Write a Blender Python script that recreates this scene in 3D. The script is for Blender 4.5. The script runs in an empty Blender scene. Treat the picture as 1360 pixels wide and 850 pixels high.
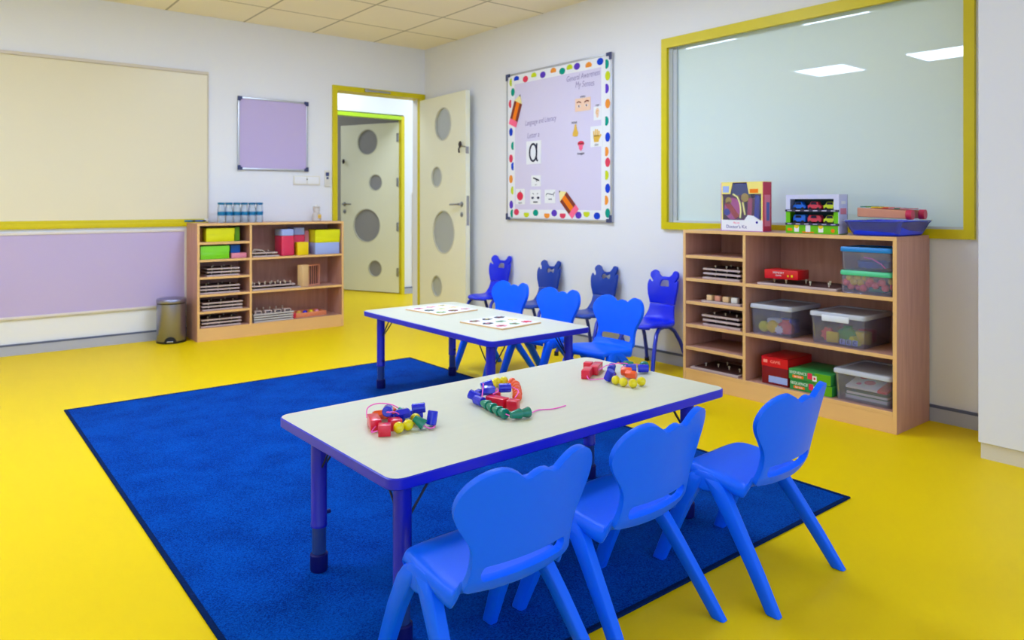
import bpy, bmesh, math, random
from mathutils import Vector, Matrix
PI = math.pi
R = math.radians
C = bpy.context.scene.collection
random.seed(7)

# ------------------------------------------------------------------ materials
def lin(c):
    o = []
    for v in c[:3]:
        v /= 255.0
        o.append(v / 12.92 if v <= 0.04045 else ((v + 0.055) / 1.055) ** 2.4)
    return (o[0], o[1], o[2], 1.0)

MATS = {}
def M(name, col, rough=0.5, spec=0.4, coat=0.0, metal=0.0, var=0.0, vscale=8.0, vstretch=(1, 1, 1), bump=0.0, bscale=60.0, alpha=None, emit=0.0):
    if name in MATS:
        return MATS[name]
    m = bpy.data.materials.new(name)
    m.use_nodes = True
    nt = m.node_tree
    p = nt.nodes['Principled BSDF']
    c = lin(col)
    p.inputs['Base Color'].default_value = c
    p.inputs['Roughness'].default_value = rough
    p.inputs['Specular IOR Level'].default_value = spec
    p.inputs['Coat Weight'].default_value = coat
    p.inputs['Coat Roughness'].default_value = 0.12
    p.inputs['Metallic'].default_value = metal
    if emit:
        p.inputs['Emission Color'].default_value = c
        p.inputs['Emission Strength'].default_value = emit
    if var or bump:
        tc = nt.nodes.new('ShaderNodeTexCoord')
        mp = nt.nodes.new('ShaderNodeMapping')
        mp.inputs['Scale'].default_value = vstretch
        nt.links.new(tc.outputs['Object'], mp.inputs['Vector'])
    if var:
        n = nt.nodes.new('ShaderNodeTexNoise')
        n.inputs['Scale'].default_value = vscale
        n.inputs['Detail'].default_value = 4
        nt.links.new(mp.outputs['Vector'], n.inputs['Vector'])
        r = nt.nodes.new('ShaderNodeMix')
        r.data_type = 'RGBA'
        r.inputs['A'].default_value = tuple(v * (1 - var) for v in c[:3]) + (1,)
        r.inputs['B'].default_value = tuple(min(1, v * (1 + var)) for v in c[:3]) + (1,)
        nt.links.new(n.outputs['Fac'], r.inputs['Factor'])
        nt.links.new(r.outputs['Result'], p.inputs['Base Color'])
    if bump:
        n2 = nt.nodes.new('ShaderNodeTexNoise')
        n2.inputs['Scale'].default_value = bscale
        n2.inputs['Detail'].default_value = 3
        nt.links.new(tc.outputs['Object'], n2.inputs['Vector'])
        b = nt.nodes.new('ShaderNodeBump')
        b.inputs['Strength'].default_value = bump
        b.inputs['Distance'].default_value = 0.01
        nt.links.new(n2.outputs['Fac'], b.inputs['Height'])
        nt.links.new(b.outputs['Normal'], p.inputs['Normal'])
    MATS[name] = m
    return m

def clear(name, tint, op=0.16, rough=0.08, gloss=0.35):
    """thin clear plastic or glass: mostly see-through, with a sheen and a slight milky body"""
    if name in MATS:
        return MATS[name]
    m = bpy.data.materials.new(name)
    m.use_nodes = True
    nt = m.node_tree
    nt.nodes.remove(nt.nodes['Principled BSDF'])
    out = nt.nodes['Material Output']
    tr = nt.nodes.new('ShaderNodeBsdfTransparent'); tr.inputs['Color'].default_value = (*[0.75 + 0.25 * v for v in lin(tint)[:3]], 1)
    df = nt.nodes.new('ShaderNodeBsdfDiffuse'); df.inputs['Color'].default_value = lin(tint)
    gl = nt.nodes.new('ShaderNodeBsdfGlossy'); gl.inputs['Roughness'].default_value = rough
    fr = nt.nodes.new('ShaderNodeFresnel'); fr.inputs['IOR'].default_value = 1.35
    mu = nt.nodes.new('ShaderNodeMath'); mu.operation = 'MULTIPLY'; mu.inputs[1].default_value = gloss * 2
    a = nt.nodes.new('ShaderNodeMixShader'); a.inputs[0].default_value = op
    b = nt.nodes.new('ShaderNodeMixShader')
    nt.links.new(tr.outputs[0], a.inputs[1]); nt.links.new(df.outputs[0], a.inputs[2])
    nt.links.new(fr.outputs[0], mu.inputs[0]); nt.links.new(mu.outputs[0], b.inputs[0])
    nt.links.new(a.outputs[0], b.inputs[1]); nt.links.new(gl.outputs[0], b.inputs[2])
    nt.links.new(b.outputs[0], out.inputs['Surface'])
    MATS[name] = m
    return m

def ceiling_material():
    m = M('ceiling tile', (222, 214, 196), 0.9, 0.1)
    nt = m.node_tree; p = nt.nodes['Principled BSDF']
    g = nt.nodes.new('ShaderNodeNewGeometry')
    mp = nt.nodes.new('ShaderNodeMapping'); mp.inputs['Location'].default_value = (-0.261, -0.146, 0)
    br = nt.nodes.new('ShaderNodeTexBrick'); br.offset = 0.0; br.squash = 1.0
    br.inputs['Scale'].default_value = 1.0; br.inputs['Brick Width'].default_value = 0.6; br.inputs['Row Height'].default_value = 0.6
    br.inputs['Mortar Size'].default_value = 0.009; br.inputs['Mortar Smooth'].default_value = 0.2
    br.inputs['Color1'].default_value = lin((250, 241, 222)); br.inputs['Color2'].default_value = lin((248, 238, 218)); br.inputs['Mortar'].default_value = lin((186, 176, 156))
    nt.links.new(g.outputs['Position'], mp.inputs['Vector']); nt.links.new(mp.outputs[0], br.inputs['Vector'])
    nt.links.new(br.outputs['Color'], p.inputs['Base Color'])
    return m

def beech_material():
    m = M('beech laminate', (204, 154, 136), 0.42, 0.3)
    nt = m.node_tree; p = nt.nodes['Principled BSDF']
    tc = nt.nodes.new('ShaderNodeTexCoord'); mp = nt.nodes.new('ShaderNodeMapping'); mp.inputs['Scale'].default_value = (9, 9, 0.9)
    n = nt.nodes.new('ShaderNodeTexNoise'); n.inputs['Scale'].default_value = 4; n.inputs['Detail'].default_value = 6; n.inputs['Distortion'].default_value = 0.6
    cr = nt.nodes.new('ShaderNodeValToRGB')
    cr.color_ramp.elements[0].position = 0.3; cr.color_ramp.elements[0].color = lin((188, 138, 122))
    cr.color_ramp.elements[1].position = 0.75; cr.color_ramp.elements[1].color = lin((206, 156, 138))
    nt.links.new(tc.outputs['Object'], mp.inputs['Vector']); nt.links.new(mp.outputs[0], n.inputs['Vector'])
    nt.links.new(n.outputs['Fac'], cr.inputs['Fac']); nt.links.new(cr.outputs['Color'], p.inputs['Base Color'])
    return m

def rug_material():
    m = M('rug pile', (0, 60, 150), 0.95, 0.05)
    nt = m.node_tree; p = nt.nodes['Principled BSDF']
    tc = nt.nodes.new('ShaderNodeTexCoord')
    n = nt.nodes.new('ShaderNodeTexNoise'); n.inputs['Scale'].default_value = 260; n.inputs['Detail'].default_value = 2
    n3 = nt.nodes.new('ShaderNodeTexNoise'); n3.inputs['Scale'].default_value = 6; n3.inputs['Detail'].default_value = 3
    ad = nt.nodes.new('ShaderNodeMath'); ad.operation = 'MULTIPLY_ADD'; ad.inputs[1].default_value = 0.7
    mu = nt.nodes.new('ShaderNodeMath'); mu.operation = 'MULTIPLY'; mu.inputs[1].default_value = 0.3
    cr = nt.nodes.new('ShaderNodeValToRGB')
    cr.color_ramp.elements[0].position = 0.36; cr.color_ramp.elements[0].color = lin((0, 40, 122))
    cr.color_ramp.elements[1].position = 0.66; cr.color_ramp.elements[1].color = lin((0, 84, 190))
    nt.links.new(tc.outputs['Object'], n.inputs['Vector']); nt.links.new(tc.outputs['Object'], n3.inputs['Vector'])
    nt.links.new(n3.outputs['Fac'], mu.inputs[0]); nt.links.new(n.outputs['Fac'], ad.inputs[0]); nt.links.new(mu.outputs[0], ad.inputs[2])
    nt.links.new(ad.outputs[0], cr.inputs['Fac']); nt.links.new(cr.outputs['Color'], p.inputs['Base Color'])
    b = nt.nodes.new('ShaderNodeBump'); b.inputs['Strength'].default_value = 0.5; b.inputs['Distance'].default_value = 0.004
    nt.links.new(n.outputs['Fac'], b.inputs['Height']); nt.links.new(b.outputs['Normal'], p.inputs['Normal'])
    return m

WALL = M('wall paint', (233, 233, 240), 0.75, 0.15, bump=0.04, bscale=180)
CEIL = ceiling_material()
FLOOR = M('yellow vinyl', (238, 204, 0), 0.42, 0.11, var=0.035, vscale=1.7)
BEECH = beech_material()
BANDING = M('warm beech edge band', (230, 184, 124), 0.42, 0.3, var=0.04, vscale=4, vstretch=(1, 1, 9))
RUG = rug_material()
RUGEDGE = M('rug binding', (6, 34, 84), 0.9, 0.05, bump=0.4, bscale=120)
YELLOW = M('yellow frame paint', (214, 196, 4), 0.4, 0.35)
LIME = M('lime frame paint', (176, 214, 30), 0.4, 0.35)
BASEB = M('grey skirting', (176, 178, 196), 0.5, 0.3)
BASETOP = M('dark skirting lip', (92, 98, 128), 0.5, 0.3)
CREAM = M('cream door laminate', (238, 236, 214), 0.4, 0.35)
CHAIR = M('light blue plastic', (5, 99, 255), 0.40, 0.18, bump=0.03, bscale=300)
ROYAL = M('royal blue plastic', (0, 34, 226), 0.34, 0.45)
NAVY = M('navy blue plastic', (0, 56, 160), 0.36, 0.45)
TUBE = M('blue enamelled steel', (0, 40, 190), 0.28, 0.5, coat=0.3)
TABLETOP = M('pale maple laminate', (216, 216, 200), 0.34, 0.3, var=0.03, vscale=5, vstretch=(1, 9, 1))
EDGE = M('deep blue edge band', (4, 22, 205), 0.36, 0.45)
TLEG = M('blue table leg', (2, 22, 186), 0.34, 0.35, coat=0.1)
TINNER = M('steel inner leg', (38, 64, 130), 0.3, 0.5)
TFOOT = M('dark blue rubber foot', (6, 12, 96), 0.5, 0.3)
WIRE = M('dark brace wire', (22, 24, 48), 0.4, 0.4)
ALU = M('brushed aluminium', (196, 198, 206), 0.38, 0.5, metal=0.7)
CORNER = M('dark slate corner plastic', (62, 70, 112), 0.45, 0.3)
LILAC = M('lilac board fabric', (194, 178, 222), 0.85, 0.1, bump=0.08, bscale=240)
PALELILAC = M('pale lilac board paper', (216, 208, 234), 0.8, 0.1)
WBOARD = M('cream whiteboard enamel', (228, 218, 192), 0.3, 0.35)
WHITE = M('white paper', (236, 236, 242), 0.7, 0.15)
OFFW = M('off white plastic', (226, 222, 214), 0.4, 0.35)
STEEL = M('stainless steel', (150, 150, 176), 0.32, 0.5, metal=0.9)
CHROME = M('satin chrome', (176, 178, 186), 0.25, 0.5, metal=1.0)
BLACK = M('black plastic', (18, 18, 22), 0.4, 0.4)
DARK = M('dark gunmetal', (58, 52, 58), 0.35, 0.5, metal=0.6)
DGLASS = M('grey frosted vision glass', (176, 180, 180), 0.16, 0.5)
DGLASS2 = M('dim grey vision glass', (150, 148, 152), 0.14, 0.5)
CUPB = M('white cupboard laminate', (224, 225, 243), 0.45, 0.3)
PLINTH = M('beige plinth laminate', (214, 206, 196), 0.5, 0.3)
PRED = M('red painted wood', (226, 22, 58), 0.28, 0.5, coat=0.3)
PBLUE = M('blue painted wood', (8, 30, 206), 0.24, 0.5, coat=0.4)
PGREEN = M('green painted wood', (2, 128, 104), 0.24, 0.5, coat=0.4)
PYEL = M('yellow painted wood', (232, 214, 0), 0.3, 0.5, coat=0.3)
PORA = M('orange painted wood', (250, 92, 34), 0.3, 0.5, coat=0.3)
PINK = M('pink lace', (250, 110, 210), 0.6, 0.2)
BOXRED = M('glossy red card', (214, 22, 30), 0.3, 0.45)
BOXCRIM = M('crimson plastic', (214, 44, 84), 0.25, 0.5)
MAROON = M('deep maroon card', (128, 20, 28), 0.5, 0.3)
BOXYEL = M('bright yellow box', (224, 224, 10), 0.4, 0.35)
AMBER = M('warm yellow box', (236, 204, 10), 0.4, 0.35)
BOXLIME = M('lime plastic', (128, 216, 34), 0.25, 0.5)
OLIVE = M('olive green card', (96, 148, 24), 0.5, 0.3)
BOXBLUE = M('mid blue box', (10, 86, 180), 0.4, 0.35)
LAV = M('lavender blue plastic', (160, 178, 236), 0.35, 0.4)
ROSE = M('dusty pink box', (226, 138, 156), 0.5, 0.3)
BROWN = M('plain brown', (158, 104, 48), 0.6, 0.2)
BOARDEDGE = M('pale grey wooden board', (196, 176, 172), 0.55, 0.25, var=0.06, vscale=6)
BOARDTOP = M('dark stained board', (92, 62, 60), 0.55, 0.25)
KNOB = M('pale knob', (240, 226, 200), 0.35, 0.4)
PLY = M('light plywood', (228, 190, 140), 0.5, 0.25, var=0.06, vscale=5, vstretch=(1, 6, 1))
PINKWOOD = M('rosy wood', (214, 146, 118), 0.5, 0.3, var=0.06, vscale=5, vstretch=(8, 1, 1))
GREENBOX = M('mid green card', (52, 148, 74), 0.4, 0.35)
GRASSBOX = M('grass green card', (96, 168, 18), 0.4, 0.35)
TEALC = M('teal bottle cap', (8, 112, 160), 0.35, 0.4)
LIDBLUE = M('blue lid plastic', (34, 136, 216), 0.3, 0.45)
LIDGREEN = M('mint green lid plastic', (86, 204, 150), 0.3, 0.45)
LIDWHITE = M('white lid plastic', (226, 230, 244), 0.3, 0.45)
TRAYBLUE = M('blue tray plastic', (14, 60, 240), 0.25, 0.5)
CLEAR = clear('clear tub plastic', (224, 226, 255), 0.11)
FROSTLID = clear('frosted white lid', (232, 236, 250), 0.62, 0.2)
FILM = clear('clear wrapping film', (200, 206, 250), 0.10, 0.14, 0.5)
BOTTLE = clear('clear bottle plastic', (214, 228, 240), 0.3)
WINFILM = clear('clear carton window', (220, 226, 240), 0.06)
INK = M('dark ink', (34, 34, 60), 0.6, 0.2)
GREYINK = M('faint grey lilac pen', (150, 138, 184), 0.7, 0.1)
SKIN = M('peach print', (240, 204, 178), 0.7, 0.1)
HONEY = M('golden print', (230, 184, 78), 0.7, 0.1)
REDP = M('red print', (222, 54, 84), 0.7, 0.1)
PINKP = M('pink print', (252, 110, 150), 0.6, 0.1)
BROWNP = M('brown print', (134, 62, 52), 0.6, 0.1)
ORAP = M('orange print', (246, 128, 30), 0.6, 0.1)
CREAMP = M('cream print', (240, 226, 160), 0.6, 0.1)
DOTS = [M('border dot ' + n, c, 0.7, 0.1) for n, c in (('blue', (26, 66, 200)), ('red', (222, 66, 96)), ('chartreuse', (200, 212, 40)), ('violet', (96, 62, 190)), ('orange', (240, 150, 60)), ('teal', (14, 150, 130)))]

# ------------------------------------------------------------------ mesh helper
class MB:
    def __init__(s):
        s.bm = bmesh.new()
    def _f(s, vs, m, smooth=True):
        try:
            f = s.bm.faces.new(vs)
        except ValueError:
            return None
        f.material_index = m; f.smooth = smooth
        return f
    def box(s, x0, x1, y0, y1, z0, z1, m=0, bev=0.0, seg=2, T=None):
        vs = [s.bm.verts.new((x, y, z)) for z in (z0, z1) for y in (y0, y1) for x in (x0, x1)]
        fs = [s._f([vs[i] for i in q], m) for q in ((0, 2, 3, 1), (4, 5, 7, 6), (0, 1, 5, 4), (2, 6, 7, 3), (0, 4, 6, 2), (1, 3, 7, 5))]
        allv = set(vs)
        if bev:
            es = list({e for f in fs for e in f.edges})
            r = bmesh.ops.bevel(s.bm, geom=es, offset=bev, segments=seg, profile=0.5, affect='EDGES', clamp_overlap=True)
            for f in r['faces']:
                f.material_index = m; f.smooth = True
            allv = set(v for f in r['faces'] for v in f.verts) | set(v for f in fs if f.is_valid for v in f.verts)
        if T is not None:
            for v in allv:
                if v.is_valid:
                    v.co = T @ v.co
        return s
    def loft(s, rings, m=0, cap0=True, cap1=True, close=True):
        vr = [[s.bm.verts.new(p) for p in r] for r in rings]
        n = len(rings[0])
        for a, b in zip(vr, vr[1:]):
            for i in range(n if close else n - 1):
                j = (i + 1) % n
                s._f([a[i], a[j], b[j], b[i]], m)
        if cap0: s._f(list(reversed(vr[0])), m)
        if cap1: s._f(vr[-1], m)
        return s
    def cyl(s, p0, p1, r0, r1=None, n=16, m=0, caps=True):
        p0, p1 = Vector(p0), Vector(p1)
        r1 = r0 if r1 is None else r1
        d = (p1 - p0).normalized()
        a = Vector((0, 0, 1)) if abs(d.z) < 0.9 else Vector((1, 0, 0))
        u = d.cross(a).normalized(); v = d.cross(u)
        rr = []
        for p, r in ((p0, r0), (p1, r1)):
            rr.append([p + (u * math.cos(t) + v * math.sin(t)) * r for t in (2 * PI * k / n for k in range(n))])
        return s.loft(rr, m, caps, caps)
    def tube(s, pts, r, n=8, m=0, caps=True):
        pts = [Vector(p) for p in pts]
        rings = []; u = None
        for i, p in enumerate(pts):
            d = (pts[min(i + 1, len(pts) - 1)] - pts[max(i - 1, 0)]).normalized()
            if u is None:
                a = Vector((0, 0, 1)) if abs(d.z) < 0.9 else Vector((1, 0, 0))
                u = d.cross(a).normalized()
            else:
                u = (u - d * u.dot(d)).normalized()
            v = d.cross(u)
            rad = r[i] if isinstance(r, (list, tuple)) else r
            rings.append([p + (u * math.cos(2 * PI * k / n) + v * math.sin(2 * PI * k / n)) * rad for k in range(n)])
        return s.loft(rings, m, caps, caps)
    def lathe(s, prof, c=(0, 0, 0), n=24, m=0, sx=1.0, sy=1.0):
        rings = [[(c[0] + sx * max(r, 1e-5) * math.cos(2 * PI * k / n), c[1] + sy * max(r, 1e-5) * math.sin(2 * PI * k / n), c[2] + z) for k in range(n)] for r, z in prof]
        return s.loft(rings, m, True, True)
    def ball(s, c, r, m=0, sc=(1, 1, 1), nu=16, nv=10):
        rings = []
        for j in range(nv + 1):
            t = -PI / 2 + PI * j / nv
            q = max(math.cos(t), 1e-3)
            rings.append([(c[0] + sc[0] * r * q * math.cos(2 * PI * k / nu), c[1] + sc[1] * r * q * math.sin(2 * PI * k / nu), c[2] + sc[2] * r * math.sin(t)) for k in range(nu)])
        return s.loft(rings, m, True, True)
    def poly(s, pts, y0, y1, m=0):
        """outline in x,z extruded between y0 (front) and y1"""
        a = [s.bm.verts.new((x, y0, z)) for x, z in pts]
        b = [s.bm.verts.new((x, y1, z)) for x, z in pts]
        n = len(pts)
        s._f(a, m, False); s._f(list(reversed(b)), m, False)
        for i in range(n):
            j = (i + 1) % n
            s._f([a[j], a[i], b[i], b[j]], m, False)
        return s
    def text(s, body, size, x, z, y, m=0, align='CENTER', ext=0.0003, shear=0.0, rot=0.0, width=1.0):
        cu = bpy.data.curves.new('lettering', 'FONT')
        cu.body = body; cu.size = size; cu.align_x = align; cu.align_y = 'CENTER'; cu.extrude = ext; cu.shear = shear
        cu.resolution_u = 3
        o = bpy.data.objects.new('lettering', cu); C.objects.link(o)
        dg = bpy.context.evaluated_depsgraph_get()
        me = bpy.data.meshes.new_from_object(o.evaluated_get(dg))
        T = Matrix.Translation((x, y, z)) @ Matrix.Rotation(PI / 2, 4, 'X') @ Matrix.Rotation(rot, 4, 'Z') @ Matrix.Diagonal((width, 1, 1, 1))
        me.transform(T)
        nb = len(s.bm.faces)
        s.bm.from_mesh(me)
        s.bm.faces.ensure_lookup_table()
        for f in s.bm.faces[nb:]:
            f.material_index = m; f.smooth = False
        bpy.data.objects.remove(o); bpy.data.curves.remove(cu); bpy.data.meshes.remove(me)
        return s
    def plate(s, loops, gx, gz, m=0):
        """flat plate in x,z from an outline and holes, gridded so that it can be bent"""
        es = []
        for lp in loops:
            vs = [s.bm.verts.new((x, 0, z)) for x, z in lp]
            es += [s.bm.edges.new((vs[i], vs[(i + 1) % len(vs)])) for i in range(len(vs))]
        bmesh.ops.triangle_fill(s.bm, use_beauty=True, use_dissolve=False, edges=es)
        for ax, vals in ((0, gx), (2, gz)):
            for v in vals:
                co = [0, 0, 0]; no = [0, 0, 0]; co[ax] = v; no[ax] = 1
                bmesh.ops.bisect_plane(s.bm, geom=list(s.bm.verts) + list(s.bm.edges) + list(s.bm.faces), dist=1e-5, plane_co=co, plane_no=no)
        bmesh.ops.remove_doubles(s.bm, verts=list(s.bm.verts), dist=1e-5)
        bmesh.ops.recalc_face_normals(s.bm, faces=list(s.bm.faces))
        if s.bm.faces and sum(f.normal.y for f in s.bm.faces) > 0:
            bmesh.ops.reverse_faces(s.bm, faces=list(s.bm.faces))
        for f in s.bm.faces:
            f.material_index = m; f.smooth = True
        return s
    def thicken(s, t):
        """extrude a one-sided plate whose front faces -y backwards by t"""
        fs = list(s.bm.faces)
        r = bmesh.ops.extrude_face_region(s.bm, geom=fs)
        for v in [g for g in r['geom'] if isinstance(g, bmesh.types.BMVert)]:
            v.co.y += t
        bmesh.ops.recalc_face_normals(s.bm, faces=list(s.bm.faces))
        return s
    def xf(s, T):
        bmesh.ops.transform(s.bm, matrix=T, verts=list(s.bm.verts))
        return s
    def build(s, name, mats, parent=None, loc=None, rz=None, angle=35, label=None, recalc=True):
        if recalc:
            bmesh.ops.recalc_face_normals(s.bm, faces=list(s.bm.faces))
        me = bpy.data.meshes.new(name)
        s.bm.to_mesh(me); s.bm.free()
        for m in (mats if isinstance(mats, (list, tuple)) else [mats]):
            me.materials.append(m)
        me.set_sharp_from_angle(angle=R(angle))
        o = bpy.data.objects.new(name, me); C.objects.link(o)
        if parent is not None: o.parent = parent
        if loc is not None: o.location = loc
        if rz is not None: o.rotation_euler = (0, 0, rz)
        if label: o['label'] = label
        return o

def tag(o, label, cat, group=None, kind=None):
    o['label'] = label; o['category'] = cat
    if group: o['group'] = group
    if kind: o['kind'] = kind
    return o
def thing(name, label, cat, loc=(0, 0, 0), rz=0.0, group=None):
    o = bpy.data.objects.new(name, None); C.objects.link(o)
    o.empty_display_size = 0.05
    o.location = loc; o.rotation_euler = (0, 0, rz)
    return tag(o, label, cat, group)
def structure(o):
    o['kind'] = 'structure'
    return o
def dup(root, loc=None, rz=None, label=None):
    r = root.copy(); C.objects.link(r)
    if loc is not None: r.location = loc
    if rz is not None: r.rotation_euler = (0, 0, rz)
    if label: r['label'] = label
    for ch in list(root.children):
        c = ch.copy(); C.objects.link(c); c.parent = r
        for g in list(ch.children):
            d = g.copy(); C.objects.link(d); d.parent = c
    return r
def mods(o, thick=None, off=0.0, bev=None, sub=0, seg=2):
    if thick:
        q = o.modifiers.new('thickness', 'SOLIDIFY'); q.thickness = thick; q.offset = off
    if bev:
        q = o.modifiers.new('edges', 'BEVEL'); q.width = bev; q.segments = seg; q.limit_method = 'ANGLE'; q.angle_limit = R(40); q.harden_normals = False
    if sub:
        q = o.modifiers.new('smooth', 'SUBSURF'); q.levels = sub; q.render_levels = sub
    return o
def lerp(pts, t):
    if t <= pts[0][0]: return pts[0][1]
    for (a, va), (b, vb) in zip(pts, pts[1:]):
        if t <= b:
            return va + (vb - va) * (t - a) / (b - a)
    return pts[-1][1]
def circle(cx, cz, r, n=28, ry=None):
    return [(cx + r * math.cos(2 * PI * k / n), cz + (ry or r) * math.sin(2 * PI * k / n)) for k in range(n)]
# ------------------------------------------------------------------ the room
XW, YB, ZC = 3.816, 6.106, 2.556
XL, YF = -3.4, -1.8
YC = 7.405                                            # far wall of the corridor
mb = MB(); mb.box(XL - 0.1, 5.6, YF, 9.6, -0.1, 0.0); structure(mb.build('floor', FLOOR))
mb = MB(); mb.box(XL - 0.1, XW + 0.4, YF, YB + 0.14, ZC, ZC + 0.08); structure(mb.build('ceiling', CEIL))
# back wall with the doorway
DX0, DX1, DZ = 2.887, 3.762, 2.07
mb = MB()
mb.box(XL - 0.1, DX0 - 0.044, YB, YB + 0.14, 0, ZC); mb.box(DX1 + 0.044, XW + 0.4, YB, YB + 0.05, 0, ZC); mb.box(DX1 + 0.0005, XW + 0.4, YB + 0.051, YB + 0.14, 0, ZC); mb.box(DX0 - 0.044, DX1 + 0.044, YB, YB + 0.14, DZ + 0.044, ZC)
structure(mb.build('wall_back', WALL))
# right wall with the wide interior window
WY0, WY1, WZ0, WZ1 = 1.340, 3.095, 0.93, 2.10
mb = MB()
mb.box(XW, XW + 0.4, YF, WY0, 0, ZC); mb.box(XW, XW + 0.4, WY1, YB, 0, ZC)
mb.box(XW, XW + 0.4, WY0, WY1, 0, WZ0); mb.box(XW, XW + 0.4, WY0, WY1, WZ1, ZC)
structure(mb.build('wall_right', WALL))
mb = MB(); mb.box(XL - 0.1, XL, YF, YB, 0, ZC); structure(mb.build('wall_left', WALL))
# corridor beyond the doorway
mb = MB()
mb.box(1.2, 3.400, YC, YC + 0.12, 0, 2.6); mb.box(4.340, 5.6, YC, YC + 0.12, 0, 2.6); mb.box(3.400, 4.340, YC, YC + 0.12, 2.076, 2.6)
structure(mb.build('wall_corridor', WALL))
mb = MB(); mb.box(1.1, 5.6, YB + 0.14, 9.6, 2.6, 2.66); structure(mb.build('ceiling_corridor', M('corridor ceiling paint', (236, 236, 238), 0.8, 0.1)))
mb = MB(); mb.box(5.5, 5.6, YB + 0.14, YC, 0, 2.6); mb.box(1.1, 1.2, YB + 0.14, 9.6, 0, 2.6)
mb.box(5.5, 5.6, YC, 9.6, 0, 2.6); mb.box(1.2, 5.5, 9.5, 9.6, 0, 2.6)
structure(mb.build('wall_far_room', WALL))
# skirting
def skirting(name, boxes):
    mb = MB()
    for x0, x1, y0, y1, lip in boxes:
        mb.box(x0, x1, y0, y1, 0, 0.066, 0)
        mb.box(lip[0], lip[1], lip[2], lip[3], 0.066, 0.078, 1)
    structure(mb.build(name, [BASEB, BASETOP]))
skirting('baseboard_back', [(XL, 2.841, YB - 0.014, YB, (XL, 2.841, YB - 0.016, YB))])
skirting('baseboard_right', [(XW - 0.014, XW, YF, YB - 0.002, (XW - 0.016, XW, YF, YB - 0.002))])
skirting('baseboard_corridor', [(4.34, 5.5, YC - 0.014, YC, (4.34, 5.5, YC - 0.016, YC))])
mb = MB(); mb.box(4.455, 4.490, YC - 0.022, YC, 0.078, 1.18, 0, 0.004); structure(mb.build('trim_1', M('beige wall guard', (224, 212, 196), 0.5, 0.3)))

# --- window in the right wall: yellow surround, grey inner rebate, one big reflective milky pane
win = bpy.data.objects.new('window_1', None); C.objects.link(win); win.location = (XW, WY1, WZ0); win.rotation_euler = (0, 0, -PI / 2); structure(win)
w, h = WY1 - WY0, WZ1 - WZ0
mb = MB()
f = 0.046
for a in ((-f, 0, -f, h + 0.036), (w, w + f, -f, h + 0.036), (0, w, -f, 0), (0, w, h - 0.027, h + 0.036)):
    mb.box(a[0], a[1], -0.024, 0.0, a[2], a[3], 0)
mb.build('window_frame', YELLOW, win)
mb = MB()
g = 0.022; gt = 0.002
gl = 0.052
for a in ((0, gl * 0.45, 0, h, 0.004), (gl * 0.45, gl, 0, h, 0.014), (w - 0.008, w, 0, h, 0.004), (gl, w - 0.008, 0, 0.012, 0.004), (gl, w - 0.008, h - gt, h, 0.004)):
    mb.box(a[0], a[1], a[4], 0.03, a[2], a[3], 0)
mb.build('glazing_frame', M('grey glazing frame', (188, 192, 196), 0.5, 0.3), win)
mb = MB(); mb.box(gl, w - 0.008, 0.030, 0.040, 0.012, h - gt)
PANE = M('milky green glass', (212, 228, 228), 0.55, 0.2)
p = PANE.node_tree.nodes['Principled BSDF']; p.inputs['Coat Weight'].default_value = 1.0; p.inputs['Coat Roughness'].default_value = 0.005; p.inputs['Coat IOR'].default_value = 1.62
mb.build('glass_pane', PANE, win)

# --- doors: round vision panels, lever handle, lock
def door_leaf(parent, w, hgt, glass, hinge_left):
    sg = 1 if hinge_left else -1
    mb = MB()
    holes = [(0.455, 1.783, 0.150), (0.335, 1.300, 0.096), (0.465, 0.790, 0.198), (0.340, 0.282, 0.098)]
    loops = [[(0, 0.012), (sg * w, 0.012), (sg * w, hgt), (0, hgt)]] + [circle(sg * cx, cz, r, 36) for cx, cz, r in holes]
    mb.plate(loops, [], [])
    mb.thicken(0.044)
    leaf = mb.build('door_leaf', CREAM, parent, angle=30)
    for cx, cz, r in holes:
        mb = MB(); q = circle(sg * cx, cz, r - 0.001, 36); mb.poly(q, 0.014, 0.024, 0); g = mb.build('vision_panel', glass, parent)
        mb = MB()
        rings = []
        for rr, y in ((r + 0.004, -0.003), (r - 0.006, -0.003), (r - 0.006, 0.012), (r + 0.004, 0.012)):
            rings.append([(x, y, z) for x, z in circle(sg * cx, cz, rr, 36)])
        vr = [[mb.bm.verts.new(p) for p in rg] for rg in rings]
        for k in range(4):
            A, B = vr[k], vr[(k + 1) % 4]
            for i in range(36):
                mb._f([A[i], A[(i + 1) % 36], B[(i + 1) % 36], B[i]], 0)
        mb.build('bead', M('panel bead', (206, 204, 188), 0.5, 0.3), g)
    hx = sg * (w - 0.062)
    mb = MB(); mb.lathe([(0.024, 0), (0.024, 0.006), (0.012, 0.008), (0.011, 0.04)], n=20); mb.xf(Matrix.Translation((hx, 0, 1.045)) @ Matrix.Rotation(PI / 2, 4, 'X'))
    mb.tube([(hx, -0.038, 1.045), (hx - sg * 0.012, -0.046, 1.045), (hx - sg * 0.05, -0.048, 1.045), (hx - sg * 0.13, -0.047, 1.043)], 0.0085, 10)
    mb.build('lever_handle', CHROME, parent)
    mb = MB(); mb.lathe([(0.022, 0), (0.022, 0.006), (0.010, 0.007), (0.010, 0.012)], n=20); mb.xf(Matrix.Translation((hx, 0, 0.955)) @ Matrix.Rotation(PI / 2, 4, 'X'))
    mb.build('lock_cylinder', CHROME, parent)
    mb = MB(); mb.box(sg * w - (0.0 if sg > 0 else 0.003), sg * w + (0.003 if sg > 0 else 0.0), 0.010, 0.034, 0.86, 1.12); mb.build('strike_plate', CHROME, parent)
    return leaf
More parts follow.
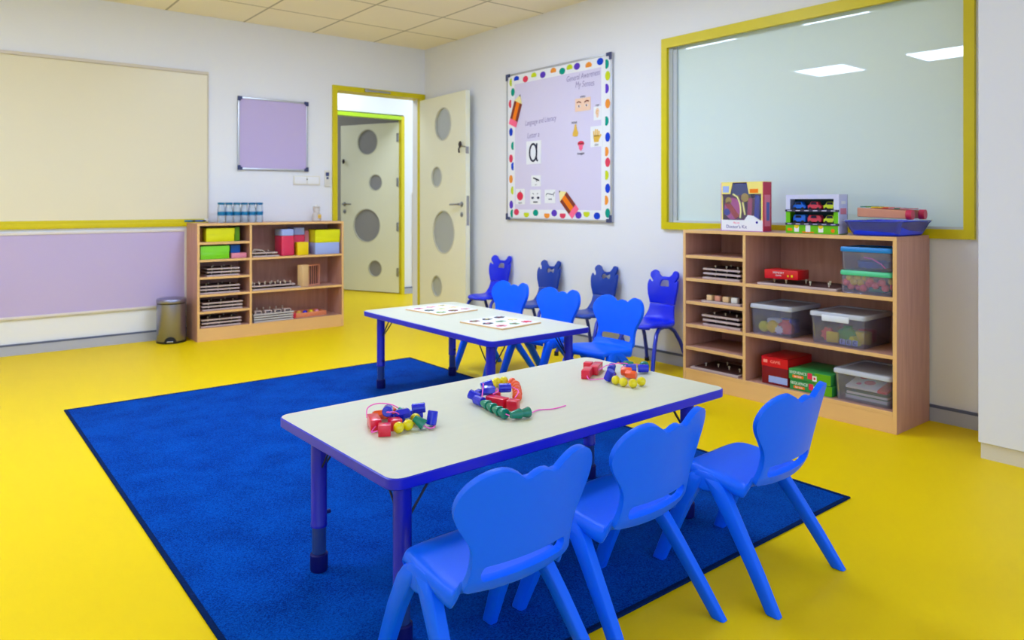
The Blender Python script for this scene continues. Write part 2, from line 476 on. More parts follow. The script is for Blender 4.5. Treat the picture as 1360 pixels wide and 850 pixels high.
def door_frame(parent, x0, x1, z1, wd, dep, mats):
    mb = MB()
    mb.box(x0 - wd, x0, -0.022, dep, 0, z1 + wd, 0); mb.box(x1, x1 + wd, -0.022, 0.049, 0, z1 + wd, 0); mb.box(x0, x1, -0.022, dep, z1, z1 + wd, 1)
    return mb.build('door_frame', mats, parent)
d1 = bpy.data.objects.new('door_1', None); C.objects.link(d1); d1.location = (0, YB, 0); structure(d1)
door_frame(d1, DX0, DX1, DZ, 0.044, 0.139, [YELLOW, YELLOW])
mb = MB(); mb.box(3.15, 3.42, -0.030, -0.022, 2.083, 2.103, 0, 0.003); mb.box(3.15, 3.19, -0.042, -0.022, 2.078, 2.108, 0, 0.004); mb.build('door_closer_rail', CHROME, d1)
lf = bpy.data.objects.new('leaf_hinge', None); C.objects.link(lf); lf.parent = d1; lf.location = (3.756, -0.02, 0)
# the leaf is hinged beside the corner and stands open along the right wall
leafroot = bpy.data.objects.new('door_2', None); C.objects.link(leafroot); structure(leafroot)
leafroot.location = (3.745, YB - 0.026, 0); leafroot.rotation_euler = (0, 0, math.atan2(-0.855, -0.062))
bpy.data.objects.remove(lf)
door_leaf(leafroot, 0.858, 2.046, DGLASS, True)
mb = MB(); mb.ball((0.80, -0.022, 1.575), 0.02, 0, (0.9, 0.7, 1.3)); mb.tube([(0.80, -0.02, 1.56), (0.79, -0.03, 1.53), (0.786, -0.024, 1.50)], 0.008, 8, 0)
mb.tube([(0.80, -0.02, 1.575), (0.835, -0.014, 1.555), (0.8585, -0.004, 1.55), (0.860, 0.01, 1.545)], 0.004, 8, 1); mb.box(0.858, 0.862, 0.0, 0.03, 1.49, 1.55, 1)
mb.build('hook_and_catch', [DARK, CHROME], leafroot)
d3 = bpy.data.objects.new('door_3', None); C.objects.link(d3); d3.location = (0, YC, 0); structure(d3)
door_frame(d3, 3.44, 4.300, 2.02, 0.040, 0.06, [YELLOW, LIME])
d4 = bpy.data.objects.new('door_4', None); C.objects.link(d4); structure(d4)
d4.location = (4.292, YC + 0.030, 0); d4.rotation_euler = (0, 0, R(-66))
door_leaf(d4, 0.86, 1.995, DGLASS2, False)
for z in (0.25, 0.78, 1.30, 1.82):
    mb = MB(); mb.cyl((-0.004, -0.008, z - 0.05), (-0.004, -0.008, z + 0.05), 0.008, n=12); mb.box(-0.03, -0.004, -0.003, 0.0, z - 0.05, z + 0.05); mb.build('hinge', CHROME, d4)
mb = MB(); mb.ball((-0.80, -0.022, 1.56), 0.02, 0, (0.9, 0.7, 1.5)); mb.build('hook', DARK, d4)

# --- tall white cupboard at the right edge
cb = thing('cupboard', 'tall white cupboard standing against the right wall at the right edge', 'cupboard', (3.395, 1.146, 0), -PI / 2)
mb = MB(); mb.box(0, 0.9, 0.018, 0.40, 0.065, 2.30, 0, 0.002, 1); mb.build('carcass', CUPB, cb)
mb = MB(); mb.box(0.002, 0.4485, 0.0, 0.017, 0.067, 2.298, 0, 0.002, 1); dr = mb.build('door', CUPB, cb)
mb = MB(); mb.tube([(0.42, 0.0, 1.0), (0.42, -0.03, 1.0), (0.42, -0.03, 1.16), (0.42, 0.0, 1.16)], 0.005, 8); mb.build('handle', CHROME, dr)
mb = MB(); mb.box(0.4515, 0.898, 0.0, 0.017, 0.067, 2.298, 0, 0.002, 1); dr = mb.build('door', CUPB, cb)
mb = MB(); mb.tube([(0.48, 0.0, 1.0), (0.48, -0.03, 1.0), (0.48, -0.03, 1.16), (0.48, 0.0, 1.16)], 0.005, 8); mb.build('handle', CHROME, dr)
mb = MB(); mb.box(0.008, 0.892, 0.012, 0.39, 0.0, 0.064, 0); mb.build('plinth', PLINTH, cb)

# --- boards on the back wall
t = thing('whiteboard', 'large cream whiteboard with yellow ledge on the back wall at left', 'whiteboard', (-1.05, YB, 0.93))
mb = MB(); mb.box(0, 2.818, -0.009, -0.003, 0, 1.152); mb.build('board', WBOARD, t)
mb = MB(); mb.box(0, 2.824, -0.024, -0.003, 1.152, 1.176, 0, 0.003); mb.box(2.818, 2.826, -0.016, -0.003, 0, 1.152, 0); mb.build('top_rail', M('beige rail', (212, 202, 190), 0.5, 0.3), t)
mb = MB(); mb.box(0, 2.822, -0.0195, -0.003, -0.058, -0.024, 0, 0.002); mb.box(0, 2.822, -0.0095, -0.003, -0.024, 0.0, 0); mb.build('pen_ledge', YELLOW, t)
for x, n, l in ((1.628, TEALC, 'teal marker pen nearer the middle of the yellow ledge'), (1.708, BOXBLUE, 'blue marker pen at the ledge end beside the eraser')):
    mb = MB(); mb.cyl((-0.035, 0, 0), (0.022, 0, 0), 0.0075, n=12, m=0); mb.cyl((0.022, 0, 0), (0.046, 0, 0), 0.0078, 0.006, n=12, m=1); o = mb.build('marker_pen', [n, INK], None, (x, YB - 0.0175, 0.9145), 0.0)
    tag(o, l, 'marker', 'marker pens on the whiteboard ledge')
mb = MB(); mb.box(-0.016, 0.016, -0.0055, 0.0055, 0, 0.024, 0, 0.003); o = mb.build('board_eraser', OFFW, None, (1.757, YB - 0.0153, 0.9065)); tag(o, 'small white eraser at the end of the yellow whiteboard ledge', 'eraser')

def framed_board(name, label, loc, rz, w, h, panel, frame, corners, cap=0.035, fw=0.016):
    t = thing(name, label, 'board', loc, rz)
    mb = MB(); mb.box(fw, w - fw, -0.014, -0.002, fw, h - fw); pn = mb.build('panel', panel, t)
    mb = MB()
    for a in ((0, fw, 0, h), (w - fw, w, 0, h), (fw, w - fw, 0, fw), (fw, w - fw, h - fw, h)):
        mb.box(a[0], a[1], -0.020, -0.001, a[2], a[3], 0, 0.002)
    mb.build('frame', frame, t)
    for cx, cz, sx, sz in ((0, 0, 1, 1), (w, 0, -1, 1), (w, h, -1, -1), (0, h, 1, -1)) if corners else ():
        mb = MB()
        q = 0.022
        pts = [(-0.003, -0.003), (cap, -0.003), (cap, q), (q, q), (q, cap), (-0.003, cap)]
        mb.poly([(cx + sx * x, cz + sz * z) for x, z in pts], -0.025, -0.0205, 0); mb.build('corner_cap', corners, t)
    return t
framed_board('pinboard', 'small square lilac pinboard with dark corner caps beside the door', (2.006, YB, 1.333), 0, 0.604, 0.602, LILAC, ALU, CORNER)
t = framed_board('pinboard', 'long low lilac pinboard below the whiteboard', (-1.05, YB, 0.25), 0, 2.66, 0.60, LILAC, M('pale frame', (222, 214, 214), 0.45, 0.3), None, fw=0.018)
# switches
t = thing('socket_plate', 'wide white double socket plate on the wall below the small pinboard', 'socket', (2.481, YB, 1.213))
mb = MB(); mb.box(0, 0.246, -0.010, 0, 0, 0.082, 0, 0.003); mb.build('plate', OFFW, t)
for x in (0.012, 0.128):
    mb = MB(); mb.box(x, x + 0.106, -0.013, -0.009, 0.010, 0.072, 0, 0.002); mb.build('module', WHITE, t)
mb = MB(); mb.box(0.118, 0.128, -0.014, -0.009, 0.045, 0.055, 0, 0.001); mb.build('indicator', INK, t)
t = thing('wall_thermostat', 'slim white wall controller with dark display beside the yellow door frame', 'thermostat', (2.766, YB, 1.203))
mb = MB(); mb.box(0, 0.052, -0.016, 0, 0, 0.145, 0, 0.004); mb.build('casing', OFFW, t)
mb = MB(); mb.box(0.010, 0.042, -0.018, -0.015, 0.092, 0.126, 0, 0.001); mb.box(0.016, 0.038, -0.018, -0.015, 0.066, 0.086, 0, 0.001); mb.build('display', CORNER, t)

# --- ceiling lights (flush panels; the left one is unseen, added to brighten that side)
k = 0
LAMP = M('lit diffuser', (204, 224, 255), 0.6, 0.0, emit=30.0)
names = {}
for ix, x in enumerate((2.210, -0.250, -2.650)):
    for iy, y in enumerate((4.160, 2.960, 1.760, 0.560, -0.640)):
        if (ix, iy) in ((2, 0), (0, 2), (1, 2), (2, 2)) or iy > 2: continue
        col = ('in the row nearest the window wall', 'in the middle row', 'in the row nearest the left wall')[ix]
        row = ('first from the door end', 'second from the door end', 'third from the door end', 'fourth from the door end', 'fifth from the door end')[iy]
        t = thing('ceiling_light', 'square lit ceiling panel %s, %s' % (col, row) if ix < 2 else 'unseen ceiling panel added to light the left side, nearest the left wall', 'ceiling light', (x, y, ZC), 0, 'square ceiling panel lights')
        mb = MB()
        for a in ((-0.3, -0.28, -0.3, 0.3), (0.28, 0.3, -0.3, 0.3), (-0.28, 0.28, -0.3, -0.28), (-0.28, 0.28, 0.28, 0.3)):
            mb.box(a[0], a[1], a[2], a[3], -0.010, -0.0005)
        mb.build('frame', WHITE, t)
        mb = MB(); mb.box(-0.28, 0.28, -0.28, 0.28, -0.007, -0.0015); mb.build('diffuser', LAMP, t)
# ------------------------------------------------------------------ rug
t = thing('rug', 'large dark blue rug on the yellow floor under the tables', 'rug', (1.560, 2.787, 0))
mb = MB(); mb.box(-0.995, 1.000, -1.500, 1.508, 0.0003, 0.0055, 0, 0.002); mb.build('pile', RUG, t)
mb = MB()
for a in ((-1.010, -0.995, -1.515, 1.523), (1.000, 1.015, -1.515, 1.523), (-0.995, 1.0, -1.515, -1.5), (-0.995, 1.0, 1.508, 1.523)):
    mb.box(a[0], a[1], a[2], a[3], 0.0003, 0.007, 0, 0.002)
mb.build('binding', RUGEDGE, t)

# ------------------------------------------------------------------ tables
TH = 0.44
def rounded_rect(x0, x1, y0, y1, r, n=6):
    out = []
    for cx, cy, a0 in ((x1 - r, y1 - r, 0), (x0 + r, y1 - r, 90), (x0 + r, y0 + r, 180), (x1 - r, y0 + r, 270)):
        for k in range(n + 1):
            a = R(a0 + 90 * k / n); out.append((cx + r * math.cos(a), cy + r * math.sin(a)))
    return out
def make_table(label, loc, rz, L, W, inset):
    t = thing('activity_table', label, 'table', loc, rz, 'low activity tables')
    hl, hw = L / 2, W / 2
    top = rounded_rect(-hl, hl, -hw, hw, 0.035)
    inn = rounded_rect(-hl + 0.003, hl - 0.003, -hw + 0.003, hw - 0.003, 0.033)
    mb = MB(); mb.loft([[(x, y, TH - 0.004) for x, y in inn], [(x, y, TH) for x, y in inn]]); mb.build('tabletop', TABLETOP, t)
    mb = MB()
    mb.loft([[(x * 0.995, y * 0.99, TH - 0.028) for x, y in top], [(x, y, TH - 0.025) for x, y in top], [(x, y, TH - 0.003) for x, y in top], [(x, y, TH - 0.0005) for x, y in inn]])
    mb.build('edge_band', EDGE, t)
    for sx in (-1, 1):
        for sy in (-1, 1):
            x, y = sx * (hl - inset[0]), sy * (hw - inset[1])
            mb = MB(); mb.lathe([(0.030, TH - 0.030), (0.030, TH - 0.036), (0.0225, TH - 0.042), (0.0225, 0.142), (0.0235, 0.140), (0.0235, 0.132)][::-1], (x, y, 0), 20); lg = mb.build('leg', TLEG, t)
            mb = MB(); mb.lathe([(0.0195, 0.045), (0.0195, 0.134)], (x, y, 0), 18); mb.build('inner_tube', TINNER, lg)
            mb = MB(); mb.lathe([(0.0235, 0.0057), (0.025, 0.010), (0.025, 0.052), (0.0215, 0.056)], (x, y, 0), 18); mb.build('foot', TFOOT, lg)
            mb = MB(); mb.cyl((x - sx * 0.02, y, 0.165), (x - sx * 0.034, y, 0.165), 0.006, n=10); mb.build('screw_knob', TFOOT, lg)
            mb = MB()
            mb.tube([(x - sx * 0.10, y, TH - 0.029), (x - sx * 0.06, y, TH - 0.085), (x - sx * 0.021, y, TH - 0.135)], 0.0032, 6)
            mb.tube([(x, y - sy * 0.10, TH - 0.029), (x, y - sy * 0.06, TH - 0.085), (x, y - sy * 0.021, TH - 0.135)], 0.0032, 6)
            mb.build('brace', WIRE, t)
    return t
NEAR_C = (1.436, 1.757)
make_table('low blue-edged table nearest the camera, with bead strings on its top', (NEAR_C[0], NEAR_C[1], 0), R(1.0), 1.275, 0.650, (0.085, 0.098))
make_table('low blue-edged table farther back, with two puzzle boards on its top', (2.266, 3.185, 0), R(90.3), 1.215, 0.630, (0.095, 0.070))

# ------------------------------------------------------------------ light blue moulded chairs
def chair_profile_y(z):
    return lerp([(0.28, -0.104), (0.302, -0.116), (0.318, -0.124), (0.36, -0.134), (0.45, -0.152), (0.57, -0.183)], z)
def make_chair(label, loc, rz, group):
    t = thing('plastic_chair', label, 'chair', loc, rz, group)
    # seat
    prof = [(0.132, 0.262, 0.134), (0.137, 0.280, 0.137), (0.131, 0.295, 0.139), (0.110, 0.3005, 0.143), (0.06, 0.299, 0.147), (0.0, 0.294, 0.149), (-0.05, 0.288, 0.148), (-0.085, 0.287, 0.146), (-0.106, 0.294, 0.143), (-0.118, 0.306, 0.140), (-0.1235, 0.317, 0.137)]
    mb = MB()
    us = [-1, -0.985, -0.93, -0.8, -0.55, -0.25, 0, 0.25, 0.55, 0.8, 0.93, 0.985, 1]
    rings = []
    for i, (y, z, hw) in enumerate(prof):
        r = []
        for j, u in enumerate(us):
            e = abs(u)
            dz = -0.005 * (1 - e * e) if 1 < i < 9 else 0
            lip = {1: (-0.034 if i >= 6 else -0.022) if i > 1 else 0.0, 0.985: -0.007}.get(e, 0.0)
            if i >= 9: lip *= (0.5 if i == 9 else 0.0)
            fwd = 0.03 * u * u if i >= 8 else (0.014 * u * u if i == 7 else 0)
            cr = -0.020 * e ** 6 if i <= 3 else 0.0
            r.append((u * hw, y + fwd + cr, z + dz + lip))
        rings.append(r)
    mb.loft(rings, 0, False, False, close=False)
    o = mb.build('seat', CHAIR, t, angle=80)
    mods(o, 0.012, -1.0 if False else 0.0, None, 1)
    # backrest outline: two big lobes and a small bump between them
    def top(a):
        a = abs(a)
        if a < 0.036: return 0.530 - 0.015 * (a / 0.036) ** 2
        if a < 0.100: return 0.548 - 0.033 * ((0.100 - a) / 0.064) ** 2
        return 0.478 + 0.070 * math.sqrt(max(0, 1 - ((a - 0.100) / 0.080) ** 2))
    out = []
    for k in range(0, 41):
        a = 0.180 * math.sin(PI / 2 * (k - 20) / 20.0)
        out.append((a, top(a)))
    side = []
    for k in range(1, 11):
        z = 0.478 - 0.110 * k / 10; tt = 1 - k / 10
        side.append((0.131 + 0.049 * (tt * tt * (3 - 2 * tt)), z))
    side += [(0.1305, 0.35), (0.133, 0.33), (0.1375, 0.312), (0.136, 0.302), (0.126, 0.297)]
    out += side
    out += [(0.07, 0.293), (0.0, 0.291), (-0.07, 0.293)]
    out += [(-x, z) for x, z in reversed(side)]
    slot = []
    for s in (1, -1):
        for k in range(9):
            a = -PI / 2 + PI * k / 8
            slot.append((s * (0.098 + 0.011 * math.cos(a)), 0.334 + s * 0.0155 * math.sin(a)))
    mb = MB(); mb.plate([out, slot], [x * 0.025 for x in range(-6, 7)], [0.305, 0.315, 0.33, 0.35, 0.37, 0.39, 0.41, 0.43, 0.45, 0.47, 0.49, 0.51, 0.53, 0.55])
    for v in mb.bm.verts:
        v.co.y = chair_profile_y(v.co.z) + 1.1 * v.co.x ** 2
    o = mb.build('backrest', CHAIR, t, angle=80, recalc=False)
    mods(o, 0.016, 0.0, 0.004)
    # splayed legs, each pair spreading from a shoulder under the seat edge
    def ring(x, y, z, wx, wy):
        pts = []
        for px, py in ((-1, -0.6), (-0.7, -1), (0.7, -1), (1, -0.6), (1, 0.6), (0.7, 1), (-0.7, 1), (-1, 0.6)):
            pts.append((x + px * wx, y + py * wy, z))
        return pts
    for sx in (-1, 1):
        for fy in (1, -1):
            if fy > 0: st = [(0.160, 0.192, 0.0005, 0.013, 0.019), (0.155, 0.158, 0.085, 0.0145, 0.021), (0.152, 0.118, 0.185, 0.016, 0.024), (0.146, 0.086, 0.255, 0.017, 0.027), (0.142, 0.072, 0.278, 0.016, 0.025), (0.136, 0.066, 0.288, 0.012, 0.018)]
            else: st = [(0.183, -0.185, 0.0005, 0.013, 0.019), (0.172, -0.128, 0.085, 0.0145, 0.021), (0.159, -0.056, 0.185, 0.016, 0.024), (0.148, -0.004, 0.252, 0.017, 0.028), (0.142, 0.022, 0.278, 0.016, 0.027), (0.136, 0.034, 0.288, 0.012, 0.018)]
            mb = MB(); mb.loft([ring(sx * x, y, z, wx, wy) for x, y, z, wx, wy in st]); o = mb.build('leg', CHAIR, t, angle=50); mods(o, bev=0.003)
    # shoulder web that joins the two legs of a side to the seat
    for sx in (-1, 1):
        mb = MB()
        prof2 = [(-0.022, 0.270), (-0.004, 0.286), (0.022, 0.2945), (0.07, 0.2945), (0.092, 0.284), (0.104, 0.266), (0.080, 0.245), (0.052, 0.238), (0.020, 0.243)]
        mb.loft([[(sx * 0.128, y, z) for y, z in prof2], [(sx * 0.148, y, z) for y, z in prof2], [(sx * 0.156, 0.045 + (y - 0.045) * 0.8, 0.264 + (z - 0.266) * 0.72) for y, z in prof2]])
        o = mb.build('leg_shoulder', CHAIR, t, angle=50); mods(o, bev=0.003)
    return t
G1 = 'light blue moulded chairs'
ch = make_chair('light blue plastic chair nearest the camera, tucked at the near table', (0.948, 1.268, 0.0), R(1.0), G1)
dup(ch, (1.374, 1.284, 0.0), R(4.0), 'light blue plastic chair in the middle of the three at the near table')
dup(ch, (1.863, 1.226, 0.0), R(2.8), 'light blue plastic chair at the near table, closest to the bookcase with clear tubs')
for c in [o for o in C.objects if o.name.startswith('plastic_chair')]:      # front feet stand on the rug edge, rear feet on the floor
    c.rotation_euler.x = R(0.85); c.location.z = 0.0029
dup(ch, (2.790, 2.715, 0.0), R(90), 'light blue plastic chair at the far table, closest to the bookcase')
dup(ch, (2.785, 3.185, 0.0), R(91), 'light blue plastic chair in the middle of the three at the far table')
dup(ch, (2.795, 3.655, 0.0), R(90), 'light blue plastic chair at the far table, closest to the door')
# ------------------------------------------------------------------ bear-backed chairs along the right wall
def make_bear(label, loc, rz, mat, bow):
    t = thing('bear_chair', label, 'chair', loc, rz, 'bear-backed chairs along the wall')
    prof = [(0.172, 0.272, 0.095), (0.178, 0.288, 0.100), (0.168, 0.302, 0.108), (0.13, 0.307, 0.122), (0.06, 0.304, 0.134), (0.0, 0.299, 0.138), (-0.05, 0.298, 0.134), (-0.085, 0.304, 0.124), (-0.108, 0.320, 0.112), (-0.122, 0.345, 0.101), (-0.130, 0.375, 0.095), (-0.136, 0.402, 0.096)]
    us = [-1, -0.96, -0.85, -0.6, -0.3, 0, 0.3, 0.6, 0.85, 0.96, 1]
    rings = []
    for i, (y, z, hw) in enumerate(prof):
        r = []
        for u in us:
            e = abs(u)
            dz = -0.010 * (1 - e * e) if 2 <= i <= 8 else 0
            lip = {1: -0.024, 0.96: -0.006}.get(e, 0) * (1 if 2 <= i < 7 else (0.5 if i == 7 else 0))
            fy = 0.020 * u * u if i >= 8 else 0
            cr = -0.03 * e ** 4 if i <= 3 else 0
            r.append((u * hw, y + fy + cr, z + dz + lip))
        rings.append(r)
    mb = MB(); mb.loft(rings, 0, False, False, close=False); o = mb.build('seat', mat, t, angle=80); mods(o, 0.013, 0.0, None, 1)
    sp = 0.074 if bow else 0.080
    half = [(0.096, 0.402), (0.102, 0.43), (0.110, 0.46), (0.115, 0.49), (0.117, 0.52), (0.114, 0.543), (0.108, 0.556), (0.100, 0.546), (0.092, 0.538), (0.085, 0.542)]
    er = 0.026 if bow else 0.030
    for k in range(0, 11):
        a = R(-55 + 225 * k / 10); half.append((sp + er * math.cos(a), 0.585 + er * math.sin(a)))
    half += [(0.030, 0.568 if bow else 0.574), (0.0, 0.564 if bow else 0.574)]
    out = half + [(-x, z) for x, z in reversed(half[:-1])]
    if bow: hole = [(0, 0.528), (0.022, 0.514), (0.036, 0.520), (0.040, 0.535), (0.036, 0.549), (0.022, 0.553), (0, 0.541), (-0.022, 0.553), (-0.036, 0.549), (-0.040, 0.535), (-0.036, 0.520), (-0.022, 0.514)]
    else: hole = [(0.034, 0.512), (0.036, 0.522), (0.030, 0.545), (0.022, 0.552), (-0.022, 0.552), (-0.030, 0.545), (-0.036, 0.522), (-0.034, 0.512)]
    mb = MB(); mb.plate([out, hole], [x * 0.03 for x in range(-4, 5)], [0.42, 0.44, 0.46, 0.48, 0.50, 0.52, 0.54, 0.56, 0.58])
    for v in mb.bm.verts:
        v.co.y = lerp([(0.402, -0.136), (0.46, -0.140), (0.53, -0.152), (0.62, -0.178)], v.co.z) + 2.1 * v.co.x ** 2
    o = mb.build('backrest', mat, t, angle=80, recalc=False); mods(o, 0.014, 0.0, 0.004)
    for sx in (-1, 1):
        pts = [(sx * 0.160, 0.205, 0.012), (sx * 0.150, 0.185, 0.08), (sx * 0.136, 0.150, 0.18), (sx * 0.124, 0.115, 0.245), (sx * 0.114, 0.075, 0.274), (sx * 0.110, 0.02, 0.280), (sx * 0.114, -0.035, 0.274), (sx * 0.124, -0.075, 0.245), (sx * 0.138, -0.115, 0.18), (sx * 0.152, -0.152, 0.08), (sx * 0.160, -0.170, 0.012)]
        mb = MB(); mb.tube(pts, 0.0125, 12); lg = mb.build('leg_arch', TUBE, t, angle=60)
        for yy, sg in ((0.206, 1), (-0.171, -1)):
            mb = MB(); mb.lathe([(0.0155, 0.0003), (0.016, 0.006), (0.0145, 0.03)], (sx * 0.160, yy - sg * 0.002, 0), 14); mb.build('foot_cap', BLACK, lg)
    mb = MB()
    for yy in (0.05, -0.02):
        mb.tube([(-0.110, yy, 0.279), (0.110, yy, 0.279)], 0.008, 8)
    mb.build('crossbar', DARK, t)
    return t
make_bear('bright blue bear-backed chair nearest the open door, muzzle-shaped hole in its back', (3.625, 4.80, 0), R(100), ROYAL, False)
make_bear('navy bear-backed chair with bow-shaped hole, nearer the open door', (3.625, 4.195, 0), R(96), NAVY, True)
make_bear('navy bear-backed chair with bow-shaped hole, nearer the bookcase with clear tubs', (3.625, 3.605, 0), R(96), NAVY, True)
make_bear('bright blue bear-backed chair right beside the bookcase, muzzle-shaped hole in its back', (3.615, 3.075, 0), R(94), ROYAL, False)

# ------------------------------------------------------------------ pedal bin
t = thing('pedal_bin', 'small round stainless steel pedal bin beside the bookcase on the back wall', 'bin', (1.463, 5.955, 0), R(-18))
mb = MB(); mb.lathe([(0.094, 0.013), (0.100, 0.014), (0.1025, 0.018), (0.1025, 0.292)], n=40); mb.build('body', STEEL, t)
mb = MB(); mb.lathe([(0.092, 0.0003), (0.104, 0.001), (0.104, 0.0125), (0.095, 0.0135)], n=40); mb.build('base_ring', BLACK, t)
mb = MB(); mb.lathe([(0.0995, 0.2925), (0.1005, 0.300)], n=40); mb.build('seal_ring', BLACK, t)
mb = MB(); mb.lathe([(0.103, 0.3005), (0.1045, 0.303), (0.1045, 0.322), (0.101, 0.329), (0.07, 0.336), (0.0, 0.339)], n=40); mb.build('lid', STEEL, t)
mb = MB(); mb.loft([[(0.042 * math.cos(a), -0.096 - 0.004, 0.016 + 0.036 * math.sin(a)) for a in (PI * k / 12 for k in range(13))], [(0.042 * math.cos(a), -0.107, 0.016 + 0.036 * math.sin(a)) for a in (PI * k / 12 for k in range(13))]]); mb.build('pedal_recess', BLACK, t)
mb = MB(); mb.box(-0.024, 0.024, -0.136, -0.108, 0.016, 0.026, 0, 0.004); mb.build('pedal', CHROME, t)

# ------------------------------------------------------------------ bookcases
SH = [0.227, 0.357, 0.490, 0.623, 0.756]
UNIT = {'L': ((1.607, 5.796), 0.0, 0.290), 'R': ((3.442, 2.689), -PI / 2, 0.355)}
def at(u, s, d, z):
    (x, y), rz, _ = UNIT[u]
    return (x + s * math.cos(rz) - d * math.sin(rz), y + s * math.sin(rz) + d * math.cos(rz), z)
def item(u, name, label, cat, s, d, z, rz=0.0, group=None):
    return thing(name, label, cat, at(u, s, d, z), UNIT[u][1] + rz, group)
def bookcase(u, label):
    t = item(u, 'bookcase', label, 'bookcase', 0, 0, 0, 0, 'low beech bookcases'); D = UNIT[u][2]
    def panel(name, x0, x1, y0, y1, z0, z1):              # laminate board with a lighter band on its front edge
        mb = MB(); mb.box(x0, x1, y0, y1, z0, z1, 0, 0.001, 1)
        mb.bm.normal_update()
        for f in mb.bm.faces:
            if f.normal.y < -0.6: f.material_index = 1
        mb.build(name, [BEECH, BANDING], t)
    for x0, x1 in ((0, 0.018), (1.182, 1.2)): panel('side_panel', x0, x1, 0, D, 0.0003, 0.882)
    panel('top_board', 0, 1.2, 0, D, 0.882, 0.900)
    panel('divider', 0.396, 0.414, 0.002, D - 0.006, 0.100, 0.882)
    mb = MB(); mb.box(0.018, 1.182, D - 0.006, D, 0.08, 0.882); mb.build('back_panel', BEECH, t)
    panel('kickboard', 0.018, 1.182, 0.002, 0.020, 0.0003, 0.082)
    panel('shelf', 0.018, 1.182, 0.001, D - 0.006, 0.082, 0.100)
    for z in SH: panel('shelf', 0.018, 0.396, 0.003, D - 0.006, z - 0.018, z)
    for z in (SH[1], SH[3]): panel('shelf', 0.414, 1.182, 0.003, D - 0.006, z - 0.018, z)
    return t
bookcase('L', 'low beech bookcase on the back wall, beside the steel bin')
bookcase('R', 'low beech bookcase with clear tubs under the wide window')

# boards with small knobs, stacked flat
def peg_board(u, label, s, d, z, w=0.295, dep=0.215, rz=0.0, knobs=((0.2, 0.25), (0.5, 0.25), (0.8, 0.25), (0.35, 0.7), (0.7, 0.7)), group='wooden peg boards', edge=None, kh=0.013):
    t = item(u, 'peg_board', label, 'peg board', s, d, z, rz, group)
    mb = MB()
    mb.box(0, w, 0, dep, 0, 0.011, 0, 0.001, 1)
    mb.box(0.012, w - 0.012, 0.012, dep - 0.012, 0.011, 0.0116, 1)
    mb.build('board', [edge or BOARDEDGE, BOARDTOP], t)
    for a, b in knobs:
        mb = MB(); mb.lathe([(0.003, 0), (0.0035, kh * 0.5), (0.006, kh * 0.72), (0.0055, kh * 0.95), (0.002, kh)], (w * a, dep * b, 0.0116), 10); mb.build('knob', KNOB, t)
    return t
PITCH = 0.0252
def stack(u, comp, z0, n, s, w, where, jit=0.006, d=0.03, dep=0.215):
    rnk = {1: ['single'], 2: ['upper', 'lower'], 3: ['topmost', 'middle', 'lowest'], 4: ['topmost', 'second', 'third', 'lowest']}[n][::-1]
    for k in range(n):
        j = random.uniform(-jit, jit)
        l = '%s wooden peg board of the stack in the %s' % (rnk[k], where)
        peg_board(u, l, s + j, d + random.uniform(0, 0.006), z0 + 0.0004 + k * PITCH, w, dep)
B1, B2 = 'back wall bookcase', 'bookcase under the window'
stack('L', 3, SH[2], 3, 0.082, 0.245, 'third cubby down, ' + B1)
stack('L', 4, SH[1], 3, 0.034, 0.300, 'fourth cubby down, ' + B1)
stack('L', 5, SH[0], 3, 0.048, 0.305, 'fifth cubby down, ' + B1)
stack('L', 6, 0.100, 3, 0.036, 0.300, 'bottom cubby, ' + B1)
stack('R', 2, SH[3], 3, 0.118, 0.245, 'second cubby down, ' + B2)
stack('R', 4, SH[1], 3, 0.114, 0.245, 'fourth cubby down, ' + B2)
peg_board('R', 'wide peg board lying alone in the bottom cubby, ' + B2, 0.042, 0.012, 0.1004, 0.318, 0.24, 0.0, ((0.18, 0.3), (0.38, 0.42), (0.62, 0.40), (0.86, 0.35), (0.4, 0.75), (0.7, 0.8)), kh=0.02)
peg_board('R', 'long peg board under the small red box, ' + B2, 0.474, 0.020, SH[3] + 0.0004, 0.435, 0.27, 0.0, ((0.14, 0.25), (0.32, 0.18), (0.48, 0.45), (0.62, 0.2), (0.75, 0.55), (0.84, 0.22), (0.93, 0.5)), kh=0.022)
# tray of little cubes, third cubby down
peg_board('R', 'thin board under a row of four wooden cubes, third cubby, ' + B2, 0.114, 0.02, SH[2] + 0.0004, 0.255, 0.215, 0.0, ())
for k, (x, m) in enumerate(((0.045, PLY), (0.098, PINKWOOD), (0.150, PLY), (0.205, OFFW))):
    o = MB().box(-0.018, 0.018, -0.018, 0.018, 0, 0.030, 0, 0.003).box(-0.014, 0.014, -0.014, 0.014, 0.030, 0.0325, 1).build('wooden_cube', [m, BOARDTOP], None, at('R', 0.114 + x, 0.05, SH[2] + 0.0124), -PI / 2 + 0.1 * (k - 1))
    tag(o, 'small %s cube, %s from the left of the row on a thin board' % (('pale wooden', 'rosy wooden', 'pale wooden', 'whitish')[k], ('first', 'second', 'third', 'last')[k]), 'cube', 'small cubes on a board')

